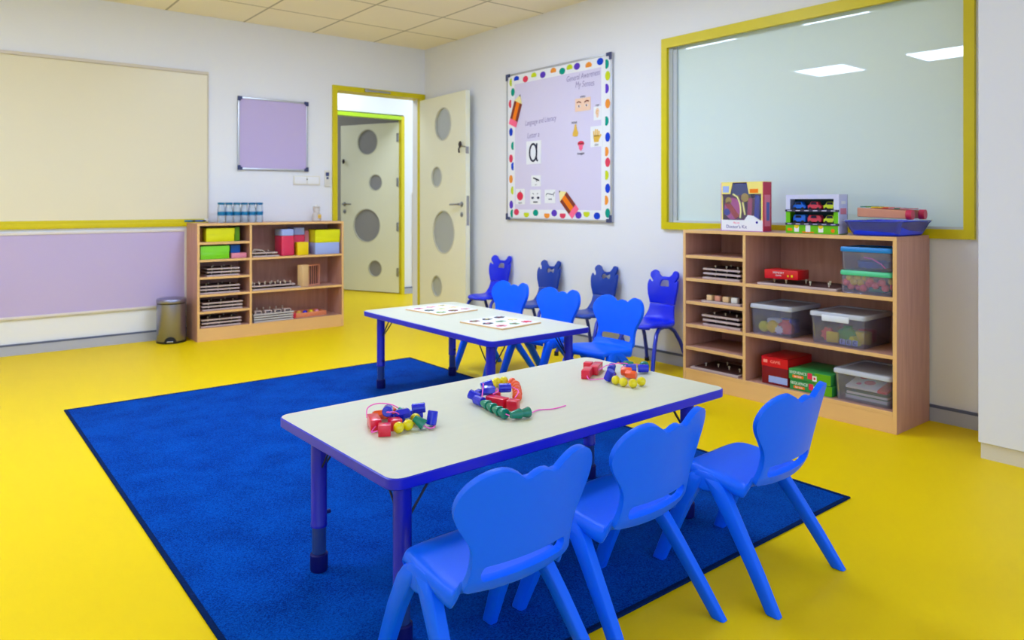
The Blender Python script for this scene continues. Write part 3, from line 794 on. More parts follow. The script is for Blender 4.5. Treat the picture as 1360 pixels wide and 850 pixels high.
def carton(u, name, label, cat, s0, s1, d0, d1, z, h, mats, lid=0.0, rz=0.0, bev=0.003, group=None):
    """box with a body and, if lid > 0, a separate lid of that height"""
    t = item(u, name, label, cat, (s0 + s1) / 2, (d0 + d1) / 2, z, rz, group)
    w, d = (s1 - s0) / 2, (d1 - d0) / 2
    body, lm = mats if isinstance(mats, (list, tuple)) else (mats, mats)
    mb = MB(); mb.box(-w + 0.002, w - 0.002, -d + 0.002, d - 0.002, 0.0004, h - (lid * 0.6), 0, bev); mb.build('body', body, t)
    if lid:
        mb = MB()
        mb.box(-w, w, -d, -d + 0.0018, h - lid, h, 0); mb.box(-w, w, d - 0.0018, d, h - lid, h, 0); mb.box(-w, -w + 0.0018, -d, d, h - lid, h, 0); mb.box(w - 0.0018, w, -d, d, h - lid, h, 0); mb.box(-w, w, -d, d, h - 0.002, h, 0)
        mb.build('lid', lm, t)
    return t
# back-wall bookcase, small cubbies
carton('L', 'storage_box', 'bright yellow box in the top cubby, back wall bookcase', 'box', 0.072, 0.288, 0.03, 0.17, SH[4], 0.106, BOXYEL, 0.05)
carton('L', 'storage_box', 'olive green box standing beside the bright yellow box, top cubby', 'box', 0.293, 0.336, 0.05, 0.20, SH[4], 0.112, OLIVE)
carton('L', 'card_box', 'brown block at the left of the bright yellow box, top cubby', 'box', 0.026, 0.070, 0.10, 0.24, SH[4], 0.105, BROWN)  # plain brown block filling the space left of the yellow box
carton('L', 'storage_box', 'shiny lime green box in the second cubby down', 'box', 0.028, 0.246, 0.02, 0.16, SH[3], 0.104, BOXLIME, 0.05)
carton('L', 'card_box', 'flat dusty pink box under the small blue box, second cubby', 'box', 0.262, 0.384, 0.03, 0.17, SH[3], 0.040, ROSE)
carton('L', 'card_box', 'small blue box on top of the flat pink box, second cubby', 'box', 0.262, 0.340, 0.05, 0.16, SH[3] + 0.0405, 0.064, BOXBLUE)
# back-wall bookcase, wide top compartment
peg_board('L', 'lower of two boards in the wide top compartment, back wall bookcase', 0.428, 0.02, SH[3] + 0.0004, 0.215, 0.20, 0, ((0.2, 0.3), (0.6, 0.3), (0.4, 0.7)))
t = peg_board('L', 'upper of two boards in the wide top compartment, pale loop handle on it', 0.424, 0.024, SH[3] + 0.0256, 0.205, 0.19, 0, ((0.2, 0.3), (0.55, 0.7), (0.8, 0.5)))
mb = MB(); mb.tube([(0.02, 0.05, 0.011), (0.03, 0.05, 0.034), (0.06, 0.05, 0.030), (0.10, 0.05, 0.024), (0.12, 0.05, 0.011)], 0.004, 8); mb.build('handle', KNOB, t)
def jar(u, label, s, d, z, w, dep, h, body, lid, lidh, group):
    t = item(u, 'plastic_jar', label, 'jar', s, d, z, 0, group)
    q = lambda k, zz: [(x, y, zz) for x, y in rounded_rect(-w * k, w * k, -dep * k, dep * k, w * 0.25, 4)]
    mb = MB(); mb.loft([q(0.94, 0.0004), q(1.0, 0.006), q(1.0, h - lidh - 0.012), q(0.94, h - lidh - 0.002)]); mb.build('body', body, t)
    mb = MB(); mb.loft([q(0.96, h - lidh), q(0.97, h - lidh + 0.003), q(0.97, h - 0.004), q(0.93, h)]); mb.build('lid', lid, t)
    return t
jar('L', 'crimson plastic jar with lavender lid, nearer the flat boards', 0.716, 0.105, SH[3], 0.053, 0.085, 0.218, BOXCRIM, LAV, 0.052, 'crimson jars with lavender lids')
jar('L', 'crimson plastic jar with lavender lid, behind the warm yellow box', 0.842, 0.165, SH[3], 0.050, 0.075, 0.228, BOXCRIM, LAV, 0.060, 'crimson jars with lavender lids')
carton('L', 'card_box', 'small warm yellow box standing between the jars and the lavender box', 'box', 0.792, 0.890, 0.01, 0.08, SH[3], 0.108, AMBER)
carton('L', 'storage_box', 'lavender blue box under the yellow lidded box, wide top compartment', 'box', 0.950, 1.172, 0.02, 0.17, SH[3], 0.098, LAV)
carton('L', 'storage_box', 'yellow lidded box on top of the lavender blue box', 'box', 0.948, 1.176, 0.02, 0.17, SH[3] + 0.0985, 0.110, BOXYEL, 0.055)
carton('L', 'card_box', 'slim rosy box standing behind the lavender and yellow boxes', 'box', 0.896, 0.944, 0.13, 0.25, SH[3], 0.200, ROSE)
# middle compartment
peg_board('L', 'lower of two long boards in the wide middle compartment', 0.424, 0.02, SH[1] + 0.0004, 0.400, 0.23, 0, ((0.1, 0.3), (0.9, 0.3), (0.5, 0.7)))
t = peg_board('L', 'upper of two long boards in the wide middle compartment, many pale pieces on it', 0.424, 0.03, SH[1] + 0.0256, 0.355, 0.20, 0, [(0.08 + 0.12 * k, 0.15) for k in range(8)] + [(0.12 + 0.15 * k, 0.6) for k in range(6)], kh=0.022)
t = item('L', 'wooden_rack', 'upright light wooden rack with thin dark bars, middle compartment of back wall bookcase', 'rack', 0.842, 0.03, SH[1], R(24))
mb = MB(); mb.box(0, 0.075, 0, 0.055, 0.0004, 0.182, 0, 0.002); mb.build('end_block', PLY, t)
mb = MB(); mb.box(0.075, 0.225, 0.012, 0.045, 0.0004, 0.012, 0); mb.box(0.075, 0.225, 0.012, 0.045, 0.166, 0.178, 0); mb.box(0.213, 0.225, 0.012, 0.045, 0.012, 0.166, 0); mb.box(0.075, 0.213, 0.036, 0.042, 0.012, 0.166, 0); mb.build('frame', PINKWOOD, t)
for k in range(5):
    mb = MB(); mb.cyl((0.092 + 0.026 * k, 0.022, 0.012), (0.092 + 0.026 * k, 0.022, 0.166), 0.004, n=10); mb.build('bar', BOARDTOP, t)
# bottom compartment
for k in range(3):
    peg_board('L', 'grey edged board, %s of the stack under the board with dark windows' % ('lowest', 'second from bottom', 'third from bottom')[k], 0.436, 0.02, 0.1004 + k * 0.0185, 0.325, 0.22, 0, ((0.1, 0.02), (0.9, 0.02)) if k == 9 else (), edge=M('grey stack board', (196, 190, 192), 0.5, 0.3))
t = peg_board('L', 'board with a row of dark windowed blocks on top of a stack, bottom compartment', 0.430, 0.02, 0.1004 + 3 * 0.0185, 0.335, 0.22, 0, [(0.1 + 0.16 * k, 0.75) for k in range(6)], kh=0.03, edge=M('grey stack board', (196, 190, 192), 0.5, 0.3))
for k in range(4):
    mb = MB(); mb.box(0.018 + 0.080 * k, 0.076 + 0.080 * k, 0.012, 0.06, 0.0116, 0.034, 0, 0.002).box(0.028 + 0.080 * k, 0.066 + 0.080 * k, 0.0105, 0.0125, 0.016, 0.028, 1); mb.build('block', [BOARDEDGE, INK], t)
t = item('L', 'wooden_tray', 'shallow wooden tray with red end and coloured pieces, bottom compartment of back wall bookcase', 'tray', 0.800, 0.06, 0.100, R(6))
mb = MB()
for a in ((0, 0.285, 0, 0.012), (0, 0.285, 0.158, 0.17), (0, 0.012, 0.012, 0.158), (0.273, 0.285, 0.012, 0.158)):
    mb.box(a[0], a[1], a[2], a[3], 0.0004, 0.036, 0, 0.002)
mb.box(0.012, 0.273, 0.012, 0.158, 0.0004, 0.006, 0); mb.build('tray_body', M('orange wood', (234, 140, 96), 0.5, 0.3), t)
mb = MB(); mb.box(-0.022, -0.001, 0.0, 0.17, 0.0004, 0.040, 0, 0.003); mb.build('end_piece', PRED, t)
for k, (m, c) in enumerate(((HONEY, 'golden'), (PBLUE, 'blue'), (AMBER, 'yellow'), (ROSE, 'pink'))):
    mb = MB(); mb.ball((0, 0, 0.021), 0.021, 0, (1, 1, 1)); o = mb.build('small_ball', m, None, at('L', 0.848 + 0.055 * k, 0.115 + 0.006 * k, 0.1064)); tag(o, 'small %s ball in the wooden tray with a red end' % c, 'ball', 'balls in the wooden tray')

# bottles and small figure on top of the back-wall bookcase
bt = item('L', 'water_bottle', 'clear water bottle with teal cap and label, first from the left in the row', 'bottle', 0.215, 0.125, 0.900, 0, 'row of small water bottles')
mb = MB(); mb.lathe([(0.026, 0.0004), (0.0285, 0.004), (0.029, 0.04), (0.0285, 0.06), (0.029, 0.10), (0.027, 0.122), (0.023, 0.136), (0.022, 0.143)], n=18); mb.build('bottle_body', BOTTLE, bt)
mb = MB(); mb.lathe([(0.0292, 0.058), (0.0295, 0.060), (0.0295, 0.086), (0.0292, 0.088)], n=18); mb.build('paper_label', TEALC, bt)
mb = MB(); mb.lathe([(0.0265, 0.1435), (0.0275, 0.145), (0.0275, 0.158), (0.0255, 0.160)], n=18); mb.build('cap', TEALC, bt)
for k in range(1, 6):
    dup(bt, at('L', 0.215 + 0.0605 * k, 0.125 + 0.004 * (k % 2), 0.900), None, 'clear water bottle with teal cap and label, %s from the left in the row' % ('second', 'third', 'fourth', 'fifth', 'last')[k - 1])
t = item('L', 'ornament', 'small clear bear-shaped bottle with yellow patch on the back wall bookcase', 'ornament', 1.012, 0.135, 0.900, 0)
mb = MB(); mb.lathe([(0.030, 0.0004), (0.038, 0.006), (0.040, 0.03), (0.033, 0.062), (0.024, 0.078), (0.030, 0.095), (0.028, 0.112), (0.014, 0.126)], n=20); mb.ball((-0.022, 0, 0.118), 0.010); mb.ball((0.022, 0, 0.118), 0.010); mb.build('bottle_body', clear('clear honey bottle', (236, 226, 216), 0.45), t)
mb = MB(); mb.box(-0.004, 0.026, -0.043, -0.037, 0.026, 0.058, 0, 0.004); mb.build('patch', HONEY, t)
mb = MB(); mb.lathe([(0.012, 0.1265), (0.013, 0.128), (0.010, 0.140)], n=14); mb.build('cap', OFFW, t)

# ------------------------------------------------------------------ things in and on the bookcase under the window
def tub(label, s0, s1, d0, d1, z, h, lidmat, latch, taper=0.90, group=None, body=CLEAR):
    t = item('R', 'storage_tub', label, 'tub', (s0 + s1) / 2, (d0 + d1) / 2, z, 0, group)
    w, d = (s1 - s0) / 2, (d1 - d0) / 2
    q = lambda k, zz, i=0.0: [(x, y, zz) for x, y in rounded_rect(-w * k + i, w * k - i, -d * k + i, d * k - i, 0.018, 4)]
    hb = h - 0.016
    mb = MB(); mb.loft([q(taper, 0.004, 0.002), q(taper, 0.0006), q(taper + 0.02, 0.006), q(0.965, hb), q(0.965, hb, 0.002), q(taper + 0.02, 0.008, 0.002), q(taper, 0.004, 0.002)], 0, False, True)
    mb.build('tub_body', body, t)
    mb = MB(); mb.loft([q(0.985, hb + 0.0005 - 0.008), q(1.0, hb - 0.005), q(1.0, hb + 0.008), q(0.97, hb + 0.015), q(0.86, hb + 0.016), q(0.84, hb + 0.010)]); mb.build('lid', lidmat, t)
    if latch:
        mb = MB(); mb.box(-0.068, 0.068, -d - 0.009, -d - 0.001, hb - 0.026, hb + 0.004, 0, 0.003); mb.build('latch', LIDWHITE, t)
    return t
TZ = SH[3]
tub('clear tub of balls with mint green lid, under the blue-lidded tub', 0.925, 1.172, 0.012, 0.23, TZ, 0.110, LIDGREEN, False, 0.95)
tub('clear tub with blue lid stacked on the tub of balls', 0.925, 1.172, 0.012, 0.23, TZ + 0.1105, 0.112, LIDBLUE, False, 0.92)
balls = [('y', 868, 400), ('y', 925, 392), ('y', 985, 402), ('y', 905, 445), ('y', 955, 450), ('y', 1218, 415), ('c', 1050, 425), ('c', 1085, 470), ('c', 1018, 462), ('c', 1150, 432), ('c', 1170, 490), ('c', 1232, 475), ('c', 835, 455), ('c', 870, 497), ('c', 930, 503), ('c', 990, 505)]
CORAL = M('coral ball plastic', (250, 96, 92), 0.35, 0.4)
YBALL = M('yellow ball plastic', (246, 206, 20), 0.35, 0.4)
for k, (c, x, y) in enumerate(balls):
    s = 0.940 + (x - 830) / 405.0 * 0.218; z = TZ + 0.026 + (505 - y) / 113.0 * 0.050
    mb = MB(); mb.ball((0, 0, 0), 0.0175, 0, nu=14, nv=10); o = mb.build('play_ball', YBALL if c == 'y' else CORAL, None, at('R', s, 0.048 + 0.012 * (k % 3), z))
    tag(o, 'yellow ball in the clear tub with mint green lid' if c == 'y' else 'coral ball in the clear tub with mint green lid', 'ball', 'yellow balls in the tub' if c == 'y' else 'coral balls in the tub')
mb = MB(); mb.box(-0.052, 0.052, -0.03, 0.05, 0, 0.028, 0, 0.006); o = mb.build('toy_block', PGREEN, None, at('R', 1.09, 0.12, TZ + 0.008)); tag(o, 'dark green block under the balls in the mint-lidded tub', 'block')
mb = MB(); mb.lathe([(0.02, 0), (0.075, 0.004), (0.082, 0.03), (0.078, 0.034), (0.07, 0.01), (0.02, 0.008)], n=24, sx=1.0, sy=0.9); o = mb.build('toy_dish', BOXBLUE, None, at('R', 1.045, 0.12, TZ + 0.119)); tag(o, 'blue toy dish inside the blue-lidded clear tub', 'toy dish')
mb = MB(); mb.tube([(-0.04, 0, 0.055), (0.0, -0.004, 0.05), (0.04, -0.002, 0.028), (0.06, 0, 0.008)], 0.003, 8); o = mb.build('toy_string', PINK, None, at('R', 1.075, 0.035, TZ + 0.119), -PI / 2); tag(o, 'pink cord curled in the blue-lidded clear tub', 'cord')

t = carton('R', 'game_box', 'small glossy red box lying on the long peg board', 'box', 0.500, 0.690, 0.04, 0.165, TZ + 0.034, 0.048, BOXRED, 0.0, 0.06)
mb = MB(); mb.text('MEMORY', 0.015, -0.012, 0.033, -0.0630, 0).text('GAME', 0.012, -0.012, 0.019, -0.0630, 0); mb.box(0.036, 0.044, -0.0634, -0.0626, 0.014, 0.024, 1); mb.box(0.056, 0.066, -0.0634, -0.0626, 0.014, 0.026, 1); mb.build('printing', [WHITE, AMBER], t)

MZ = SH[1]
tub('clear tub with white lid on the middle shelf, next to the divider', 0.424, 0.668, 0.018, 0.33, MZ, 0.160, FROSTLID, False)
tub('clear tub with white lid and front latch, middle shelf', 0.765, 1.045, 0.018, 0.33, MZ, 0.160, FROSTLID, True)
tub('clear tub with white lid holding books, bottom shelf', 0.888, 1.168, 0.018, 0.33, 0.100, 0.152, FROSTLID, False)
def toy(kind, label, mat, s, d, z, rz=0.0, sc=1.0, group=None):
    mb = MB(); m2 = [mat, INK]
    if kind == 'ring': mb.lathe([(0.012, 0.0), (0.026, 0.002), (0.030, 0.012), (0.026, 0.022), (0.012, 0.024)], n=20); mb.xf(Matrix.Translation((0, 0, 0.03)) @ Matrix.Rotation(PI / 2, 4, 'X'))
    elif kind == 'bag': mb.lathe([(0.02, 0), (0.050, 0.006), (0.056, 0.03), (0.046, 0.056), (0.020, 0.072), (0.024, 0.082)], n=14, sy=0.7)
    elif kind == 'crate': mb.box(-0.03, 0.03, -0.02, 0.02, 0, 0.05, 0, 0.006); mb.box(-0.022, 0.022, -0.021, -0.019, 0.012, 0.038, 0)
    elif kind == 'gear': mb.poly([((0.030 if k % 2 else 0.022) * math.cos(PI * k / 8), 0.03 + (0.030 if k % 2 else 0.022) * math.sin(PI * k / 8)) for k in range(16)], -0.008, 0.008)
    elif kind == 'wedge': mb.poly([(-0.032, 0), (0.032, 0), (0.006, 0.045), (-0.006, 0.045)], -0.018, 0.018)
    elif kind == 'tile': mb.box(-0.022, 0.022, -0.006, 0.006, 0, 0.040, 0, 0.003)
    if sc != 1.0: mb.xf(Matrix.Diagonal((sc, sc, sc, 1)))
    o = mb.build('toy_piece' if kind != 'bag' else 'toy_bag', m2, None, at('R', s, d, z), -PI / 2 + rz)
    return tag(o, label, 'toy', group)
z = MZ + 0.009
toy('ring', 'yellow toy ring in the first middle-shelf tub, nearer the divider', BOXYEL, 0.490, 0.072, z)
toy('ring', 'larger yellow toy ring in the first middle-shelf tub, beside the pink bag', AMBER, 0.543, 0.074, z, 0, 1.15)
toy('bag', 'pink bag of toys in the first middle-shelf tub', BOXCRIM, 0.600, 0.085, z, 0, 0.9)
toy('crate', 'green toy block at the divider end of the first middle-shelf tub', PGREEN, 0.468, 0.125, z, 0.2)
toy('crate', 'white toy block behind the yellow rings', WHITE, 0.52, 0.13, z, -0.1, 1.4)
toy('crate', 'blue toy block behind the pink bag', PBLUE, 0.585, 0.155, z, 0.1, 1.5)
toy('gear', 'white rosette-shaped toy in front of the pink bag', WHITE, 0.585, 0.050, z, 0.1, 0.8)
toy('gear', 'red gear-shaped toy in the latched tub', PRED, 0.838, 0.075, z, 0.1, 1.2)
toy('tile', 'yellow tile-shaped toy beside the red gear in the latched tub', AMBER, 0.868, 0.060, z, 0.2, 1.3)
toy('bag', 'green bag of toys in the middle of the latched tub', M('toy green', (20, 150, 50), 0.35, 0.4), 0.918, 0.115, z, 0, 1.0)
toy('wedge', 'yellow wedge-shaped toy at the front of the latched tub', BOXYEL, 0.968, 0.068, z, 0, 0.95)
toy('crate', 'red toy block at the far end of the latched tub', PRED, 0.975, 0.20, z, 0.1, 1.3)
toy('crate', 'yellow toy block in the back of the latched tub', AMBER, 0.985, 0.135, z, 0.3, 1.2)
for k, ch in enumerate('FBC'):
    t = item('R', 'letter_tile', 'small white letter tile marked %s in the latched tub' % ch, 'letter tile', 0.925 + 0.031 * k, 0.046, z, 0.0, 'letter tiles in the latched tub')
    mb = MB(); mb.box(-0.013, 0.013, -0.003, 0.003, 0, 0.027, 0, 0.002); mb.build('tile', LAV, t)
    mb = MB(); mb.text(ch, 0.026, 0, 0.0135, -0.0035, 0); mb.build('letter', INK, t)
# books in the bottom tub
t = item('R', 'picture_book', 'white picture book with red strip on top of the books in the bottom tub', 'book', 1.028, 0.165, 0.153, 0, 'books in the bottom tub')
mb = MB(); mb.box(-0.098, 0.098, -0.10, 0.10, 0, 0.012, 0, 0.002); mb.box(0.055, 0.0985, -0.1004, 0.10, 0.0005, 0.0125, 1); mb.build('cover', [WHITE, REDP], t)
mb = MB()
for x, y, r in ((-0.06, 0.02, 0.02), (-0.01, -0.03, 0.026), (0.02, 0.04, 0.02), (-0.05, -0.06, 0.012)):
    mb.lathe([(r, 0.0122), (r, 0.0128)], (x, y, 0), 12)
mb.build('cover_picture', [PINKP], t)
t.rotation_euler = (R(12), 0, -PI / 2); t.location.z += 0.0235
for k, (m, c) in enumerate(((M('teal book', (16, 110, 100), 0.5, 0.3), 'dark teal book, middle of the books in the bottom tub'), (M('pale green book', (190, 214, 200), 0.5, 0.3), 'pale green book, lowest of the books in the bottom tub'))):
    t = item('R', 'picture_book', c, 'book', 1.03, 0.17, 0.1265 - 0.0195 * k, 0, 'books in the bottom tub')
    mb = MB(); mb.box(-0.100, 0.100, -0.105, 0.105, 0, 0.0025, 0); mb.box(-0.100, 0.100, -0.105, 0.105, 0.0155, 0.018, 0); mb.box(-0.100, -0.097, -0.105, 0.105, 0.0025, 0.0155, 0); mb.build('cover', m, t)
    mb = MB(); mb.box(-0.096, 0.097, -0.102, 0.102, 0.003, 0.015, 0); mb.build('pages', WHITE, t)
# game boxes on the bottom shelf
t = carton('R', 'game_box', 'maroon and red game box beside the green boxes, bottom shelf', 'box', 0.492, 0.648, 0.03, 0.26, 0.100, 0.146, [MAROON, BOXRED], 0.052)
mb = MB(); mb.text('GAME', 0.022, 0.004, 0.120, -0.1156, 0); mb.box(-0.066, -0.042, -0.1158, -0.1152, 0.112, 0.128, 0); mb.build('printing', M('pale red print', (250, 150, 140), 0.5, 0.2), t)
mb = MB(); mb.box(-0.035, 0.072, -0.1142, -0.1132, 0.012, 0.046, 0); mb.build('label_strip', LAV, t)
for k in range(2):
    t = carton('R', 'game_box', 'green game box marked SEQUENCE, %s of two on the bottom shelf' % ('lower', 'upper')[k], 'box', 0.658 - 0.004 * k, 0.885 - 0.004 * k, 0.022 - 0.004 * k, 0.27, 0.100 + 0.0545 * k, 0.053, GREENBOX, 0.0, 0, 0.002, 'green game boxes')
    dd = -(0.27 - (0.022 - 0.004 * k)) / 2
    mb = MB(); mb.box(0.030, 0.1122, dd + 0.0010, dd + 0.0026, 0.002, 0.051, 2)
    mb.text('SEQUENCE', 0.019, -0.060, 0.036, dd + 0.0012, 0); mb.box(-0.090, -0.030, dd + 0.0008, dd + 0.0022, 0.010, 0.023, 1); mb.text('for Kids', 0.012, -0.060, 0.0165, dd + 0.0004, 0)
    mb.box(-0.008, 0.016, dd + 0.0006, dd + 0.002, 0.016, 0.046, 3); mb.box(0.018, 0.040, dd + 0.0002, dd + 0.0018, 0.010, 0.036, 0); mb.box(0.024, 0.034, dd - 0.0001, dd + 0.001, 0.017, 0.029, 3)
    mb.build('printing', [WHITE, ORAP, GRASSBOX, REDP], t)
# ------------------------------------------------------------------ on top of the bookcase under the window
t = item('R', 'toy_kit_box', 'colourful window-fronted toy kit box with red side, on the bookcase under the window', 'toy box', 0.217, 0.062, 0.900, 0)
W, D, Hh = 0.266, 0.080, 0.272
mb = MB()
mb.box(0, W, D - 0.003, D, 0.0005, Hh, 0); mb.box(0, W, 0.0, D, 0.0005, 0.003, 0); mb.box(0, W, 0.0, D, Hh - 0.003, Hh, 3); mb.box(0, 0.003, 0, D, 0.003, Hh - 0.003, 0); mb.box(W - 0.003, W, 0, D, 0.003, Hh - 0.003, 1)
mb.box(0.003, W - 0.003, 0.0, 0.003, 0.003, 0.062, 2)
mb.poly([(0.003, 0.062), (0.012, 0.062), (0.012, 0.19), (0.003, 0.21)], 0.0, 0.003, 3); mb.poly([(W - 0.012, 0.062), (W - 0.003, 0.062), (W - 0.003, 0.21), (W - 0.012, 0.205)], 0.0, 0.003, 3)
mb.poly([(0.003, 0.205), (0.060, 0.205), (0.075, Hh - 0.003), (0.003, Hh - 0.003)], 0.0, 0.003, 3); mb.poly([(0.178, 0.205), (W - 0.003, 0.205), (W - 0.003, Hh - 0.003), (0.165, Hh - 0.003)], 0.0, 0.003, 3)
mb.poly([(0.150, 0.062), (W - 0.02, 0.062), (W - 0.06, 0.086), (0.172, 0.090)], 0.0, 0.003, 2)
mb.build('carton', [M('plum card', (190, 90, 200), 0.5, 0.3), M('red side card', (206, 54, 92), 0.4, 0.3), WHITE, M('cream yellow card', (244, 226, 130), 0.5, 0.3)], t)
mb = MB(); mb.box(0.0125, W - 0.0125, 0.0018, 0.0026, 0.062, 0.262); mb.build('window', WINFILM, t)
mb = MB(); mb.text("Doctor's Kit", 0.026, 0.100, 0.024, -0.0004, 0).text('Play set', 0.013, 0.100, 0.046, -0.0004, 1)
mb.box(0.012, 0.052, -0.0007, 0.0002, 0.214, 0.250, 2); mb.box(0.184, 0.236, -0.0007, 0.0002, 0.210, 0.232, 3); mb.poly(circle(0.228, 0.050, 0.007, 12), -0.0007, 0.0002, 0); mb.build('printing', [M('violet ink', (54, 44, 150), 0.5, 0.2), PINKP, LAV, ORAP], t)
mb = MB(); mb.box(W - 0.0004, W + 0.0006, 0.012, 0.068, 0.03, 0.20, 0); mb.box(W - 0.0004, W + 0.0008, 0.03, 0.06, 0.06, 0.16, 1); mb.build('side_printing', [M('rose print', (236, 130, 168), 0.5, 0.2), M('blue print', (104, 120, 206), 0.5, 0.2)], t)
q = lambda pts, y0, y1, name, m: MB().poly(pts, y0, y1).build(name, m, t)
q([(0.058, 0.200), (0.182, 0.200), (0.166, 0.264), (0.076, 0.264)], 0.006, 0.050, 'toy_case', M('dark blue toy plastic', (36, 56, 150), 0.35, 0.4))
q(circle(0.070, 0.125, 0.052, 20, 0.060), 0.006, 0.045, 'toy_case', M('magenta toy plastic', (240, 84, 190), 0.35, 0.4))
q([(0.020, 0.150), (0.050, 0.165), (0.115, 0.085), (0.090, 0.066)], 0.005, 0.0095, 'toy_scissors', PRED)
q(circle(0.045, 0.168, 0.020, 16), 0.005, 0.010, 'toy_disc', HONEY)
q(circle(0.150, 0.185, 0.024, 16), 0.005, 0.030, 'toy_disc', HONEY)
q(circle(0.036, 0.105, 0.020, 16), 0.0045, 0.009, 'toy_disc', PBLUE)
q([(0.165, 0.070), (0.190, 0.070), (0.196, 0.180), (0.170, 0.185)], 0.006, 0.030, 'toy_syringe', M('rose toy plastic', (226, 60, 130), 0.35, 0.4))
q([(0.205, 0.070), (0.236, 0.070), (0.240, 0.195), (0.214, 0.200)], 0.006, 0.030, 'toy_thermometer', PBLUE)
mb = MB(); mb.tube([(0.075, 0.006, 0.205), (0.105, 0.006, 0.188), (0.122, 0.006, 0.150), (0.126, 0.006, 0.110), (0.122, 0.006, 0.072)], 0.006, 8); mb.tube([(0.138, 0.006, 0.160), (0.146, 0.006, 0.12), (0.152, 0.006, 0.09)], 0.006, 8); mb.build('toy_stethoscope', CREAMP, t)

# toy car display box: two roads, six cars
t = item('R', 'car_display_box', 'green and white display box of six toy cars, on the bookcase under the window', 'toy box', 0.619, 0.056, 0.900, R(-3))
W, D, Hh = 0.292, 0.078, 0.198
GRN = M('grass green print', (106, 190, 10), 0.45, 0.3)
mb = MB()
mb.box(0, W, D - 0.003, D, 0.0005, Hh, 2); mb.box(0, W, 0, D, 0.0005, 0.004, 0); mb.box(0, W, 0, D, Hh - 0.004, Hh, 1)
for x0, x1 in ((0, 0.004), (W - 0.004, W)):
    mb.box(x0, x1, 0, D, 0.004, 0.118, 1 if x0 else 0); mb.box(x0, x1, 0, D, 0.118, Hh - 0.004, 1)
mb.box(0.004, W - 0.004, 0, 0.003, 0.004, 0.050, 0); mb.box(0.004, 0.024, 0, 0.003, 0.050, 0.118, 0); mb.box(W - 0.028, W - 0.004, 0, 0.003, 0.050, 0.118, 0)
mb.box(0.004, 0.024, 0, 0.003, 0.118, Hh - 0.004, 1); mb.box(W - 0.028, W - 0.004, 0, 0.003, 0.118, Hh - 0.004, 1); mb.box(0.024, W - 0.028, 0, 0.003, Hh - 0.022, Hh - 0.004, 1)
mb.build('carton', [GRN, M('pale lilac card', (206, 208, 242), 0.5, 0.3), M('dark teal card', (44, 74, 84), 0.6, 0.2)], t)
for z in (0.046, 0.114):
    mb = MB(); mb.box(0.004, W - 0.004, 0.0032, D - 0.0032, z, z + 0.004, 0)
    mb.box(-0.001, W + 0.001, -0.0045, -0.0002, z - 0.003, z + 0.008, 0)
    for k in range(6):
        mb.box(0.012 + 0.048 * k, 0.036 + 0.048 * k, -0.0052, -0.0044, z + 0.0005, z + 0.0045, 1)
    mb.build('road_shelf', [M('asphalt print', (62, 58, 84), 0.6, 0.2), M('road marking print', (200, 196, 226), 0.6, 0.2)], t)
mb = MB()
for x, m in ((0.062, 1), (0.126, 0), (0.196, 1)):
    mb.box(x - 0.013, x + 0.013, -0.0008, 0.0004, 0.008, 0.034, 2); mb.poly(circle(x, 0.038, 0.013, 14), -0.0012, 0.0004, m)
mb.box(0.010, 0.036, -0.0008, 0.0004, 0.012, 0.026, 3); mb.poly(circle(W - 0.032, 0.018, 0.010, 14), -0.0008, 0.0004, 3); mb.box(0.094, 0.158, -0.0008, 0.0003, 0.004, 0.010, 3)
mb.build('printing', [WHITE, AMBER, WHITE, ORAP], t)
mb = MB(); mb.box(W - 0.0004, W + 0.0006, 0.012, 0.066, 0.10, 0.13, 0); mb.box(W - 0.0004, W + 0.0006, 0.02, 0.06, 0.15, 0.165, 1); mb.build('side_printing', [ROSE, WHITE], t)
cname = ('blue', 'red', 'lime')
CARM = [M('toy car blue', (6, 102, 222), 0.3, 0.45, coat=0.3), M('toy car red', (214, 56, 84), 0.3, 0.45, coat=0.3), M('toy car lime', (204, 222, 40), 0.3, 0.45, coat=0.3)]
rzc = UNIT['R'][1] + R(-3)
base = Matrix.Translation(at('R', 0.619, 0.056, 0.900)) @ Matrix.Rotation(rzc, 4, 'Z')
for row, z in enumerate((0.0502, 0.1182)):
    for k in range(3):
        p = base @ Vector((0.062 + 0.086 * k, 0.036, z))
        t = thing('toy_car', '%s toy car on the %s road of the display box' % (cname[k], ('lower', 'upper')[row]), 'toy car', p, rzc, 'toy cars in the display box')
        body = [(-0.036, 0.008), (0.036, 0.008), (0.038, 0.018), (0.034, 0.026), (0.022, 0.028), (0.014, 0.044), (-0.018, 0.044), (-0.026, 0.028), (-0.037, 0.026)]
        if row == 0 and k == 0: body = [(-0.036, 0.008), (0.036, 0.008), (0.036, 0.040), (0.030, 0.046), (-0.026, 0.046), (-0.036, 0.030)]
        if row == 0 and k == 1: body = [(-0.036, 0.008), (0.036, 0.008), (0.037, 0.030), (0.028, 0.044), (-0.028, 0.044), (-0.037, 0.030)]
        mb = MB(); mb.poly(body, -0.017, 0.017); o = mb.build('car_body', CARM[k], t); mods(o, bev=0.003)
        mb = MB(); mb.poly([(-0.020, 0.029), (0.016, 0.029), (0.011, 0.0415), (-0.015, 0.0415)], -0.0176, -0.0165); mb.build('side_window', INK, t)
        for x in (-0.022, 0.022):
            mb = MB(); mb.cyl((x, -0.0185, 0.0085), (x, 0.0185, 0.0085), 0.0082, n=16); mb.build('wheels', BLACK, t)

